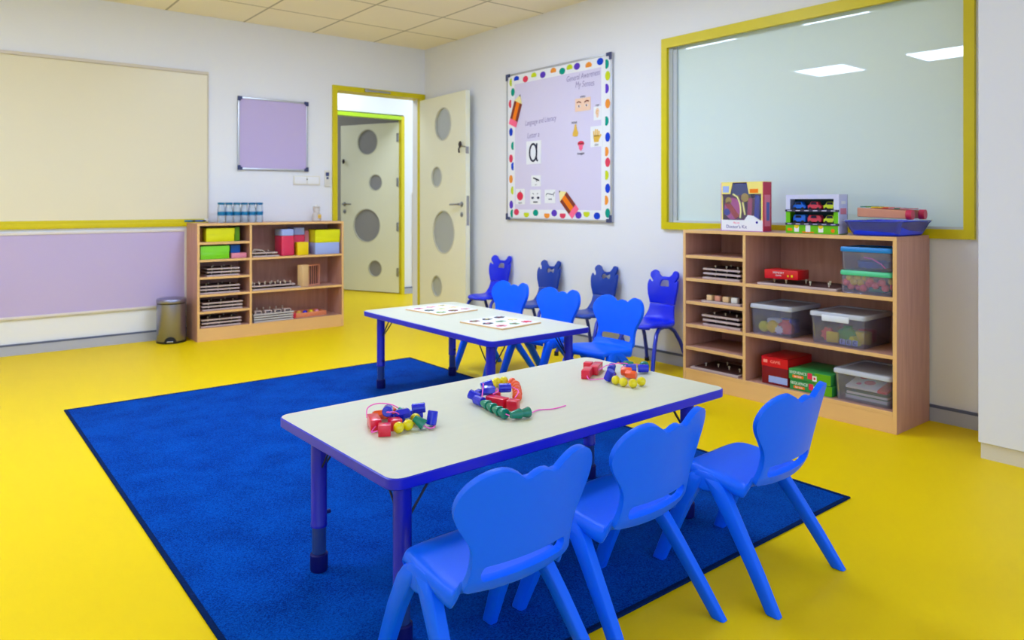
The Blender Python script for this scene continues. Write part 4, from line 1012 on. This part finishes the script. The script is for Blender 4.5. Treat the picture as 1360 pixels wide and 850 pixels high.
# blue tray wrapped in film, wooden toy on top
t = item('R', 'plastic_tray', 'blue plastic tray wrapped in clear film at the bookcase corner, under a wooden toy', 'tray', 1.080, 0.180, 0.900, 0)
q4 = lambda w, d, z: [(x, y, z) for x, y in rounded_rect(-w, w, -d, d, 0.022, 4)]
mb = MB(); mb.loft([q4(0.098, 0.130, 0.004), q4(0.100, 0.132, 0.0006), q4(0.108, 0.140, 0.006), q4(0.128, 0.160, 0.066), q4(0.136, 0.168, 0.068), q4(0.136, 0.168, 0.072), q4(0.126, 0.158, 0.072), q4(0.104, 0.136, 0.008)], 0, True, True); mb.build('tray_body', TRAYBLUE, t)
mb = MB(); random.seed(3)
rings = []
for w, d, z in ((0.104, 0.137, 0.003), (0.116, 0.149, 0.025), (0.130, 0.162, 0.060), (0.141, 0.173, 0.0745)):
    rings.append([(x * (1 + 0.02 * math.sin(17 * k / 4)), y * (1 + 0.015 * math.sin(23 * k / 4)), z + 0.002 * math.sin(11 * k / 4)) for k, (x, y) in enumerate(rounded_rect(-w, w, -d, d, 0.022, 8))])
mb.loft(rings, 0, False, False); mb.build('film_wrap', FILM, t)
t = item('R', 'wooden_xylophone', 'wooden toy with rails, red end caps and coloured bars on the blue tray', 'toy', 0.978, 0.085, 0.9812, R(2))
mb = MB(); mb.poly([(0, 0.008), (0.225, 0.0), (0.225, 0.040), (0, 0.052)], 0, 0.020); o = mb.build('rail', PINKWOOD, t); mods(o, bev=0.003)
mb = MB(); mb.poly([(0, 0.008), (0.225, 0.0), (0.225, 0.040), (0, 0.052)], 0.150, 0.170); o = mb.build('rail', PINKWOOD, t); mods(o, bev=0.003)
for y in (0.010, 0.160):
    mb = MB(); mb.cyl((0.225, y, 0.020), (0.250, y, 0.020), 0.024, 0.023, 18); mb.build('end_cap', M('raspberry paint', (196, 40, 84), 0.35, 0.4), t)
for k, m in enumerate((PGREEN, OLIVE, AMBER, HONEY, BOXRED, ROSE, PGREEN, ROSE)):
    x = 0.012 + 0.0262 * k
    mb = MB(); mb.box(x, x + 0.021, 0.004, 0.166, 0.054 - 0.0014 * k, 0.059 - 0.0014 * k, 0, 0.001); mb.build('sound_bar', m, t)

# ------------------------------------------------------------------ puzzle boards on the far table
def puzzle(label, loc, rz, seed):
    t = thing('puzzle_board', label, 'puzzle', loc, rz, 'printed puzzle boards')
    mb = MB(); mb.box(-0.140, 0.140, -0.155, 0.155, 0.0005, 0.007, 0, 0.001, 1); mb.build('base', PLY, t)
    mb = MB(); mb.box(-0.136, 0.136, -0.151, 0.151, 0.0072, 0.0085, 0); mb.build('printed_sheet', WHITE, t)
    rnd = random.Random(seed)
    cols = [(CREAMP, 'cream'), (BROWNP, 'brown'), (REDP, 'red'), (OLIVE, 'green'), (ROSE, 'pink'), (INK, 'dark'), (M('sage print', (150, 180, 140), 0.7, 0.1), 'sage')]
    for i in range(3):
        for j in range(3):
            cx, cy = -0.090 + 0.090 * i, -0.100 + 0.100 * j
            m = cols[rnd.randrange(len(cols))]
            n = rnd.choice((5, 7, 9)); pts = []
            for k in range(2 * n):
                r = 0.030 if k % 2 else 0.030 * rnd.uniform(0.55, 0.85); a = PI * k / n
                pts.append((cx + 1.1 * r * math.cos(a), cy + 0.9 * r * math.sin(a)))
            mb = MB(); mb.loft([[(x, y, 0.0087) for x, y in pts], [(x, y, 0.0105) for x, y in pts]], 0, False, True)
            c2 = [(cx + (x - cx) * 0.45, cy + (y - cy) * 0.45) for x, y in pts]
            mb.loft([[(x, y, 0.0105) for x, y in c2], [(x, y, 0.0109) for x, y in c2]], 1, False, True)
            mb.build('puzzle_piece', [m[0], cols[rnd.randrange(len(cols))][0]], t)
puzzle('white printed puzzle board nearer the camera on the far table', (2.297, 2.950, TH), R(6.5), 5)
puzzle('white printed puzzle board nearer the door on the far table', (2.310, 3.515, TH), R(7), 9)

# ------------------------------------------------------------------ threaded bead strings on the near table
def bead(kind, mat, p, ax, parent, name='bead'):
    """kind of bead at point p whose hole runs along ax"""
    mb = MB()
    if kind == 'cube': mb.box(-0.0165, 0.0165, -0.0150, 0.0150, -0.0150, 0.0150, 0, 0.002)
    elif kind == 'long': mb.box(-0.034, 0.034, -0.0150, 0.0150, -0.0150, 0.0150, 0, 0.002)
    elif kind == 'ball': mb.ball((0, 0, 0), 0.0152, 0, (0.97, 1, 1))
    elif kind == 'cyl': mb.lathe([(0.012, -0.019), (0.0142, -0.017), (0.0142, 0.017), (0.012, 0.019)], n=20)
    elif kind == 'hex': mb.lathe([(0.012, -0.019), (0.0150, -0.015), (0.0150, 0.015), (0.012, 0.019)], n=6)
    elif kind == 'cone': mb.lathe([(0.014, -0.017), (0.0155, -0.014), (0.009, 0.016), (0.006, 0.0175)], n=20)
    elif kind == 'disc': mb.lathe([(0.008, -0.008), (0.0150, -0.004), (0.0150, 0.004), (0.008, 0.008)], n=18)
    elif kind == 'ring':
        rings = [[((0.0125 + 0.006 * math.cos(b)) * math.cos(a), (0.0125 + 0.006 * math.cos(b)) * math.sin(a), 0.009 * math.sin(b)) for b in (2 * PI * k / 10 for k in range(10))] for a in (2 * PI * k / 20 for k in range(21))]
        mb.loft(rings, 0, False, False)
    d = Vector(ax).normalized()
    src = Vector((1, 0, 0)) if kind in ('cube', 'long', 'ball') else Vector((0, 0, 1))
    T = Matrix.Translation(p) @ src.rotation_difference(d).to_matrix().to_4x4()
    if kind in ('cube', 'long'):
        a = math.atan2(d.y, d.x); T = Matrix.Translation(p) @ Matrix.Rotation(a, 4, 'Z')
    mb.xf(T)
    return mb.build(name, mat, parent, angle=40)
def bead_string(label, origin, beads, laces):
    t = thing('bead_string', label, 'bead string', (origin[0], origin[1], TH), 0, 'threaded bead strings')
    for kind, mat, x, y, z, ax in beads:
        b = bead(kind, mat, (x - origin[0], y - origin[1], z), ax, t)
    for l in laces:
        pts = [Vector((x - origin[0], y - origin[1], z)) for x, y, z in l]
        fine = []
        for i in range(len(pts) - 1):                 # smooth the lace through its points
            p0, p1, p2, p3 = pts[max(i - 1, 0)], pts[i], pts[i + 1], pts[min(i + 2, len(pts) - 1)]
            for k in range(6):
                u = k / 6
                fine.append(0.5 * ((2 * p1) + (-p0 + p2) * u + (2 * p0 - 5 * p1 + 4 * p2 - p3) * u * u + (-p0 + 3 * p1 - 3 * p2 + p3) * u ** 3))
        fine.append(pts[-1])
        for p in fine: p.z = max(p.z, 0.0022)
        mb = MB(); mb.tube(fine, 0.0017, 8); mb.build('lace', PINK, t)
    return t
q = 0.0155
bead_string('bead string on the near table with red cubes and two yellow balls in front', (1.015, 1.745), [
    ('long', PRED, 0.958, 1.792, q, (0.35, 1, 0)), ('cube', PRED, 0.948, 1.716, q, (0.86, -0.5, 0)),
    ('cyl', PBLUE, 0.992, 1.778, 0.044, (-0.55, -0.83, 0.1)), ('hex', PBLUE, 1.026, 1.757, 0.034, (0.8, -0.3, 0.1)),
    ('cyl', PBLUE, 1.086, 1.770, 0.036, (0.84, -0.55, 0.1)), ('cyl', PBLUE, 1.090, 1.706, 0.0230, (0.25, 0.1, 1)),
    ('cyl', PBLUE, 1.086, 1.785, 0.0145, (0.9, -0.4, 0)),
    ('cone', PGREEN, 1.068, 1.818, 0.0160, (0.7, -0.6, 0)), ('cone', PGREEN, 1.046, 1.702, 0.0215, (-0.5, 0.6, 0.5)),
    ('ball', PYEL, 0.986, 1.708, 0.0152, (0.7, -0.6, 0)), ('ball', PYEL, 1.018, 1.713, 0.0152, (0.7, -0.4, 0)), ('ball', PYEL, 1.062, 1.748, 0.0152, (0.7, 0.4, 0)),
    ('hex', PORA, 1.035, 1.845, 0.0155, (0.9, 0.2, 0)), ('hex', PORA, 1.002, 1.842, 0.0155, (0.9, -0.2, 0)), ('cube', PRED, 0.994, 1.742, q, (0.9, -0.2, 0)), ('hex', PBLUE, 1.026, 1.785, 0.0150, (0.9, -0.2, 0)),
], [[(0.958, 1.835, 0.018), (0.975, 1.862, 0.036), (1.012, 1.872, 0.040), (1.045, 1.845, 0.036), (1.068, 1.82, 0.016)], [(0.985, 1.762, 0.046), (0.972, 1.745, 0.050), (0.990, 1.735, 0.050), (1.006, 1.742, 0.040)], [(1.050, 1.690, 0.014), (1.060, 1.672, 0.008), (1.082, 1.680, 0.006), (1.089, 1.70, 0.004)], [(0.93, 1.722, 0.014), (0.925, 1.745, 0.006), (0.945, 1.76, 0.014)]])
bead_string('bead string on the near table with green cones in front and a loose lace end', (1.35, 1.74), [
    ('ball', PYEL, 1.468, 1.925, 0.0152, (1, 0, 0)), ('ball', PYEL, 1.494, 1.938, 0.0152, (1, 0, 0)), ('ball', PYEL, 1.521, 1.934, 0.0152, (1, 0, 0)), ('ball', PYEL, 1.438, 1.908, 0.0152, (1, 0, 0)),
    ('disc', PORA, 1.530, 1.902, 0.0150, (0.2, -1, 0)), ('disc', PORA, 1.517, 1.868, 0.0150, (-0.3, -1, 0)), ('disc', PORA, 1.497, 1.838, 0.0150, (-0.4, -1, 0)), ('disc', PORA, 1.475, 1.808, 0.0150, (-0.5, -1, 0)), ('disc', PORA, 1.452, 1.778, 0.0150, (-0.5, -1, 0)), ('disc', PORA, 1.428, 1.750, 0.0150, (-0.6, -1, 0)),
    ('cyl', PBLUE, 1.318, 1.822, 0.0215, (-0.5, 0.8, 0.3)), ('cyl', PBLUE, 1.390, 1.855, 0.0360, (0.7, -0.3, 0.2)), ('hex', PBLUE, 1.352, 1.793, 0.0380, (0.6, -0.6, 0)), ('cyl', PBLUE, 1.405, 1.782, 0.0400, (0.85, -0.5, 0)), ('cyl', PBLUE, 1.309, 1.784, 0.0155, (0.0, -1, 0)), ('hex', PBLUE, 1.352, 1.850, 0.0150, (0.8, 0.4, 0)), ('cube', PRED, 1.382, 1.800, q, (0.7, -0.7, 0)),
    ('cone', PGREEN, 1.302, 1.744, 0.0157, (0.05, 1, 0)), ('cone', PGREEN, 1.296, 1.708, 0.0157, (0.1, 1, 0)), ('cone', PGREEN, 1.290, 1.672, 0.0157, (0.1, 1, 0)), ('cone', PGREEN, 1.286, 1.642, 0.0157, (0.1, 1, 0.0)), ('cone', PGREEN, 1.305, 1.606, 0.0157, (-0.95, 0.1, 0)), ('cone', PGREEN, 1.334, 1.602, 0.0157, (-0.95, 0.1, 0)),
    ('long', PRED, 1.346, 1.744, q, (0.25, -1, 0)), ('cube', PRED, 1.362, 1.687, q, (0.5, -0.86, 0)),
], [[(1.345, 1.60, 0.014), (1.372, 1.615, 0.006), (1.415, 1.634, 0.0025), (1.455, 1.616, 0.0025), (1.510, 1.618, 0.0025)], [(1.368, 1.846, 0.046), (1.340, 1.806, 0.056), (1.318, 1.780, 0.045), (1.298, 1.756, 0.034)], [(1.370, 1.78, 0.045), (1.366, 1.765, 0.04), (1.345, 1.765, 0.034)], [(1.42, 1.77, 0.045), (1.428, 1.745, 0.036), (1.40, 1.715, 0.034), (1.375, 1.695, 0.033)], [(1.285, 1.625, 0.016), (1.289, 1.612, 0.014), (1.297, 1.606, 0.016)]])
bead_string('bead string on the near table with four yellow balls in a row, nearest the window', (1.89, 1.76), [
    ('long', PRED, 1.822, 1.842, q, (0.85, 0.6, 0)), ('cube', PRED, 1.902, 1.916, q, (0.85, 0.5, 0)), ('long', PRED, 1.888, 1.866, q, (0.85, 0.55, 0)), ('cube', PRED, 1.925, 1.890, 0.0155, (0.85, 0.5, 0)),
    ('cyl', PBLUE, 1.832, 1.744, 0.0240, (0.1, -0.4, 0.9)), ('hex', PBLUE, 1.866, 1.766, 0.0150, (0.8, 0.5, 0)), ('cyl', PBLUE, 1.930, 1.826, 0.0200, (0.8, 0.6, 0.1)), ('hex', PBLUE, 1.984, 1.782, 0.0200, (0.7, -0.6, 0)), ('cyl', PBLUE, 2.020, 1.756, 0.0180, (0.7, -0.6, 0)),
    ('cone', PGREEN, 2.035, 1.838, 0.0165, (0.9, -0.2, 0)), ('ring', PGREEN, 2.047, 1.774, 0.0195, (-0.7, -0.7, 0.15)),
    ('hex', PORA, 1.938, 1.762, 0.0180, (0.6, -0.8, 0)), ('hex', PORA, 1.918, 1.722, 0.0170, (0.4, -0.9, 0)),
    ('ball', PYEL, 1.824, 1.706, 0.0152, (0, 1, 0)), ('ball', PYEL, 1.824, 1.672, 0.0152, (0, 1, 0)), ('ball', PYEL, 1.836, 1.640, 0.0152, (0.8, 0.5, 0)), ('ball', PYEL, 1.878, 1.640, 0.0152, (0.8, 0.5, 0)),
], [[(1.868, 1.83, 0.02), (1.90, 1.822, 0.034), (1.94, 1.80, 0.040), (1.975, 1.79, 0.036)], [(2.0, 1.84, 0.012), (2.02, 1.80, 0.026), (2.046, 1.776, 0.020)], [(1.795, 1.815, 0.014), (1.79, 1.80, 0.006), (1.81, 1.79, 0.004), (1.828, 1.76, 0.010)]])

# ------------------------------------------------------------------ decorated noticeboard on the right wall
NB = ((XW - 0.001, 4.793, 0.920), -PI / 2)
nb = framed_board('noticeboard', 'decorated noticeboard with dotted border and picture cards on the right wall', NB[0], NB[1], 1.203, 1.206, PALELILAC, ALU, CORNER, 0.05, 0.014)
mb = MB()
bw = 0.092
for a in ((0.015, 0.015 + bw, 0.015, 1.191), (1.188 - bw, 1.188, 0.015, 1.191), (0.015 + bw, 1.188 - bw, 0.015, 0.015 + 0.068), (0.015 + bw, 1.188 - bw, 1.191 - 0.075, 1.191)):
    mb.box(a[0], a[1], -0.0152, -0.0141, a[2], a[3], 0)
B_, Rr, Yy, Vv, Oo, Tt = 1, 2, 3, 4, 5, 6
dots = [(0.060, 1.140, Yy), (0.082, 1.055, Tt), (0.052, 0.961, Rr), (0.057, 0.727, B_), (0.083, 0.610, Tt), (0.057, 0.506, Rr), (0.083, 0.440, B_), (0.057, 0.335, Oo), (0.080, 0.241, Yy), (0.061, 0.123, Vv), (0.073, 0.050, Tt),
        (0.129, 0.062, Rr), (0.257, 0.046, Yy), (0.371, 0.058, Tt), (0.507, 0.042, Oo), (0.592, 0.058, Vv), (0.689, 0.044, Rr), (0.862, 0.045, Vv), (0.946, 0.058, Yy), (1.054, 0.042, B_),
        (0.129, 1.158, B_), (0.245, 1.142, Rr), (0.349, 1.156, Yy), (0.458, 1.148, Vv), (0.582, 1.160, Oo), (0.683, 1.145, Tt), (0.765, 1.158, Yy), (0.845, 1.158, Vv), (0.968, 1.146, Oo), (1.086, 1.158, B_),
        (1.148, 1.130, Tt), (1.160, 1.045, Yy), (1.148, 0.955, Vv), (1.160, 0.846, Oo), (1.146, 0.723, Tt), (1.160, 0.607, B_), (1.146, 0.504, Oo), (1.160, 0.427, Rr), (1.146, 0.335, Yy), (1.160, 0.241, B_), (1.143, 0.156, Oo), (1.160, 0.064, Tt)]
for k, (a, b, c) in enumerate(dots):
    side = a < 0.11 or a > 1.12
    rx, rz_ = (0.024, 0.034) if side else (0.033, 0.026)
    pts = circle(a, b, rx, 18, rz_)
    if k % 2 == 0:                                    # every other one is a dome cut flat on one side
        if side: cut = a + (0.008 if a < 0.5 else -0.010); pts = [(min(x, cut), z) if a < 0.5 else (max(x, cut), z) for x, z in pts]
        elif b > 0.5: pts = [(x, max(z, b - 0.012)) for x, z in pts]
        else: pts = [(x, min(z, b + 0.012)) for x, z in pts]
    mb.poly(pts, -0.0160, -0.0150, c)
mb.build('dotted_border', [WHITE] + DOTS, nb)
mb = MB()
mb.text('General Awareness', 0.062, 0.905, 1.078, -0.0144, 0, shear=0.2, rot=R(1.5), width=0.72); mb.text('My Senses', 0.064, 0.925, 1.016, -0.0144, 0, shear=0.2, rot=R(-2), width=0.75)
mb.text('Language and Literacy', 0.060, 0.425, 0.788, -0.0144, 0, shear=0.2, rot=R(2), width=0.70); mb.text('Letter a', 0.062, 0.340, 0.680, -0.0144, 0, shear=0.2, rot=R(2), width=0.75)
mb.build('handwriting', GREYINK, nb)
def on_board(name, label, cat, a, b, y=-0.0145, tilt=0.0, group=None):
    o = bpy.data.objects.new(name, None); C.objects.link(o); o.empty_display_size = 0.03
    T = Matrix.Translation(NB[0]) @ Matrix.Rotation(NB[1], 4, 'Z') @ Matrix.Translation((a, y, b)) @ Matrix.Rotation(tilt, 4, 'Y')
    o.matrix_world = T
    o.location, o.rotation_euler = T.to_translation(), T.to_euler()
    return tag(o, label, cat, group)
def card(t, a0, a1, b0, b1, mat, name='sheet'):
    w, h = (a1 - a0) / 2, (b1 - b0) / 2
    mb = MB(); mb.box(-w, w, -0.0022, -0.0006, -h, h); return mb.build(name, mat, t)
def stroke(mb, pts, w, y0=-0.0032, y1=-0.0020, m=0, close=False):
    n = len(pts); L, Rr2 = [], []
    for i in range(n):
        if close: a, b = pts[(i - 1) % n], pts[(i + 1) % n]
        else: a, b = pts[max(i - 1, 0)], pts[min(i + 1, n - 1)]
        dx, dz = b[0] - a[0], b[1] - a[1]; l = math.hypot(dx, dz) or 1
        L.append((pts[i][0] - dz / l * w / 2, pts[i][1] + dx / l * w / 2)); Rr2.append((pts[i][0] + dz / l * w / 2, pts[i][1] - dx / l * w / 2))
    for i in range(n if close else n - 1):
        j = (i + 1) % n
        mb.poly([L[i], L[j], Rr2[j], Rr2[i]], y0, y1, m)
G2 = 'picture cards on the noticeboard'
t = on_board('letter_card', 'white card with a big dark letter a on the noticeboard', 'card', 0.348, 0.541, group=G2); card(t, 0.257, 0.440, 0.448, 0.634, WHITE)
mb = MB(); stroke(mb, circle(-0.006, 0.0, 0.043, 28, 0.068), 0.017, close=True); stroke(mb, [(0.040, 0.072), (0.036, 0.03), (0.034, -0.03), (0.038, -0.062), (0.052, -0.070)], 0.016, -0.0034, -0.0020); mb.build('letter', INK, t)
t = on_board('picture_card', 'peach card with a pair of eyes and brows on the noticeboard', 'card', 0.908, 0.867, group=G2); card(t, 0.828, 0.989, 0.818, 0.914, SKIN)
mb = MB()
for s in (-1, 1):
    stroke(mb, [(s * 0.018, 0.014), (s * 0.040, 0.024), (s * 0.064, 0.018)], 0.009); mb.poly(circle(s * 0.040, -0.010, 0.017, 14, 0.009), -0.0030, -0.0020, 1); mb.poly(circle(s * 0.040, -0.010, 0.008, 12), -0.0036, -0.0028, 0)
mb.text('eyes', 0.030, 0, 0.060, -0.0015, 2); mb.build('printed_picture', [BROWNP, WHITE, INK], t)
t = on_board('picture_card', 'narrow white card with an ear on the noticeboard', 'card', 1.060, 0.787, group=G2); card(t, 1.022, 1.100, 0.738, 0.836, WHITE)
mb = MB(); mb.poly([(0.0 + 0.020 * math.cos(a) * (1.0 if math.sin(a) > 0 else 0.7), 0.002 + 0.036 * math.sin(a)) for a in (2 * PI * k / 18 for k in range(18))], -0.0032, -0.0020, 0); stroke(mb, [(0.010, 0.016), (-0.004, 0.022), (-0.008, 0.006), (0.002, -0.010)], 0.005, -0.0038, -0.0030, 1); mb.text('ear', 0.030, 0, 0.060, -0.0015, 2); mb.build('printed_picture', [SKIN, HONEY, INK], t)
t = on_board('picture_card', 'golden nose cut-out with a caption above it on the noticeboard', 'card', 0.830, 0.680, group=G2)
mb = MB(); mb.poly([(-0.006, 0.045), (0.008, 0.045), (0.014, 0.010), (0.030, -0.020), (0.022, -0.044), (-0.004, -0.046), (-0.030, -0.040), (-0.028, -0.018), (-0.014, 0.010)], -0.0030, -0.0010, 0); mb.build('cut_out', [HONEY], t)
mb = MB(); mb.text('nose', 0.032, -0.014, 0.062, -0.0015, 0); mb.build('caption', [INK], t)
t = on_board('picture_card', 'large white card with a golden hand on the noticeboard', 'card', 1.050, 0.620, group=G2); card(t, 0.988, 1.112, 0.545, 0.696, WHITE)
mb = MB(); mb.poly([(-0.030, -0.010), (-0.022, -0.042), (0.022, -0.042), (0.030, -0.008), (0.030, 0.008), (-0.030, 0.008)], -0.0032, -0.0020, 0)
for x, l in ((-0.024, 0.040), (-0.008, 0.052), (0.008, 0.050), (0.023, 0.038)): stroke(mb, [(x, 0.0), (x * 1.15, l)], 0.012, -0.0032, -0.0020, 0)
stroke(mb, [(0.022, -0.020), (0.046, 0.012)], 0.013, -0.0034, -0.0020, 0); mb.text('skin', 0.026, 0, -0.060, -0.0024, 1); mb.build('printed_picture', [HONEY, INK], t)
t = on_board('picture_card', 'pink mouth and tongue cut-out with caption below on the noticeboard', 'card', 0.888, 0.562, group=G2)
mb = MB(); mb.poly(circle(0, 0.016, 0.034, 18, 0.020), -0.0030, -0.0010, 0); mb.poly([(-0.022, 0.012), (0.022, 0.012), (0.018, -0.024), (0.0, -0.038), (-0.018, -0.024)], -0.0036, -0.0026, 1); stroke(mb, [(-0.030, 0.018), (0.0, 0.012), (0.030, 0.018)], 0.008, -0.0042, -0.0030, 2); mb.build('cut_out', [REDP, PINKP, BROWNP], t)
mb = MB(); mb.text('tongue', 0.028, 0, -0.056, -0.0015, 0); mb.build('caption', [INK], t)
t = on_board('picture_card', 'white card with a red apple at the lower corner of the noticeboard', 'card', 0.178, 0.189, group=G2); card(t, 0.118, 0.238, 0.126, 0.252, WHITE)
mb = MB(); mb.poly([((0.036 + 0.003 * math.cos(2 * a)) * math.cos(a), 0.004 + 0.036 * math.sin(a) - (0.007 if abs(math.cos(a)) < 0.2 and math.sin(a) > 0 else 0)) for a in (2 * PI * k / 24 for k in range(24))], -0.0032, -0.0020, 0); stroke(mb, [(0, 0.034), (0.006, 0.050)], 0.006, -0.0034, -0.0020, 1); mb.text('apple', 0.022, 0, -0.050, -0.0024, 2); mb.build('printed_picture', [REDP, BROWNP, INK], t)
t = on_board('picture_card', 'small white card with a dark slanted shape, above the lower row of cards', 'card', 0.377, 0.313, group=G2); card(t, 0.319, 0.435, 0.269, 0.357, WHITE)
mb = MB(); mb.poly([(-0.034, 0.030), (-0.010, 0.024), (0.030, 0.012), (0.046, 0.0), (0.026, -0.002), (-0.006, 0.010), (-0.036, 0.020)], -0.0032, -0.0020, 0); stroke(mb, [(0.0, 0.012), (0.010, -0.008)], 0.004, -0.0034, -0.002, 0); mb.text('ant', 0.018, 0, -0.030, -0.0024, 0); mb.build('printed_picture', [INK], t)
t = on_board('picture_card', 'small white card with eyes and brows, middle of the lower row', 'card', 0.370, 0.184, group=G2); card(t, 0.305, 0.435, 0.126, 0.243, WHITE)
mb = MB()
for s in (-1, 1):
    stroke(mb, [(s * 0.018, 0.024), (s * 0.034, 0.030)], 0.005); mb.poly(circle(s * 0.034, -0.006, 0.016, 14, 0.010), -0.0032, -0.0020, 0)
stroke(mb, [(-0.026, -0.040), (0.026, -0.040)], 0.010); mb.build('printed_picture', [INK], t)
t = on_board('picture_card', 'small white card with a thin dark outline, next to the lower pencil cut-out', 'card', 0.544, 0.188, group=G2); card(t, 0.482, 0.606, 0.135, 0.241, WHITE)
mb = MB(); stroke(mb, [(-0.044, 0.016), (-0.030, 0.022), (0.030, 0.014), (0.046, 0.020), (0.054, 0.034)], 0.007); stroke(mb, [(-0.044, 0.016), (-0.044, 0.002)], 0.005); stroke(mb, [(0.040, 0.014), (0.044, 0.0)], 0.005); stroke(mb, [(-0.016, -0.022), (0.022, -0.022)], 0.009); mb.build('printed_picture', [M('grey ink', (104, 106, 124), 0.7, 0.1)], t)
def pencil(label, tip, end):
    L = math.hypot(tip[0] - end[0], tip[1] - end[1]); ang = math.atan2(tip[0] - end[0], tip[1] - end[1])
    t = on_board('pencil_cutout', label, 'paper cut-out', end[0], end[1], -0.0164, ang, 'paper pencil cut-outs')
    w = 0.052; b0, b1 = 0.038, L - 0.062
    mb = MB()
    for x0, x1, m in ((-w, -w * 0.42, 0), (-w * 0.42, w * 0.42, 1), (w * 0.42, w, 0)): mb.box(x0, x1, -0.0022, -0.0002, b0, b1, m)
    mb.build('shaft', [BROWNP, ORAP], t)
    mb = MB(); mb.poly([(-w, b1), (w, b1), (0.010, L - 0.010), (-0.010, L - 0.010)], -0.0022, -0.0002, 0); mb.build('sharpened_end', CREAMP, t)
    mb = MB(); mb.poly([(-0.010, L - 0.010), (0.010, L - 0.010), (0.0, L + 0.006)], -0.0022, -0.0002, 0); mb.build('lead', INK, t)
    mb = MB(); mb.box(-w, w, -0.0024, -0.0002, -0.012, b0, 0, 0.0008, 1); mb.build('eraser', PINKP, t)
    return t
pencil('orange paper pencil at the upper left edge of the noticeboard', (0.178, 1.020), (0.083, 0.788))
pencil('orange paper pencil at the lower edge of the noticeboard', (0.653, 0.227), (0.822, 0.062))

# ------------------------------------------------------------------ light, sky and camera
wd = bpy.data.worlds.new('daylight'); bpy.context.scene.world = wd; wd.use_nodes = True
bg = wd.node_tree.nodes['Background']; bg.inputs['Color'].default_value = (0.58, 0.75, 1.0, 1); bg.inputs['Strength'].default_value = 2.15
def corridor_light(x, y, e):
    l = bpy.data.lights.new('corridor_lamp', 'AREA'); l.shape = 'RECTANGLE'; l.size = 0.6; l.size_y = 0.6; l.energy = e; l.color = (0.75, 0.87, 1.0)
    o = bpy.data.objects.new('corridor_lamp', l); C.objects.link(o); o.location = (x, y, 2.58)
corridor_light(3.3, 6.85, 13); corridor_light(4.9, 6.85, 9); corridor_light(3.0, 8.6, 12)

cam = bpy.data.cameras.new('camera'); co = bpy.data.objects.new('camera', cam); C.objects.link(co)
co.location = (0, 0, 1.054); co.rotation_euler = (PI / 2, 0, math.atan2(1205, 969.5) - PI / 2)
cam.sensor_width = 36; cam.lens = 36 * 969.5 / 1360; cam.shift_y = -(425 - 270) / 1360.0
cam.clip_start = 0.05; cam.clip_end = 60
cam.dof.use_dof = True; cam.dof.focus_distance = 2.0; cam.dof.aperture_fstop = 5.0
sc = bpy.context.scene; sc.camera = co
sc.view_settings.view_transform = 'Standard'; sc.view_settings.look = 'None'; sc.view_settings.exposure = 0.0; sc.view_settings.gamma = 1.0
try: sc.view_settings.use_curve_mapping = False
except Exception: pass
sc.cycles.max_bounces = 10; sc.cycles.diffuse_bounces = 5; sc.cycles.transparent_max_bounces = 16; sc.cycles.caustics_reflective = False; sc.cycles.caustics_refractive = False
sc.cycles.sample_clamp_indirect = 6.0
try: sc.cycles.use_denoising = True
except Exception: pass
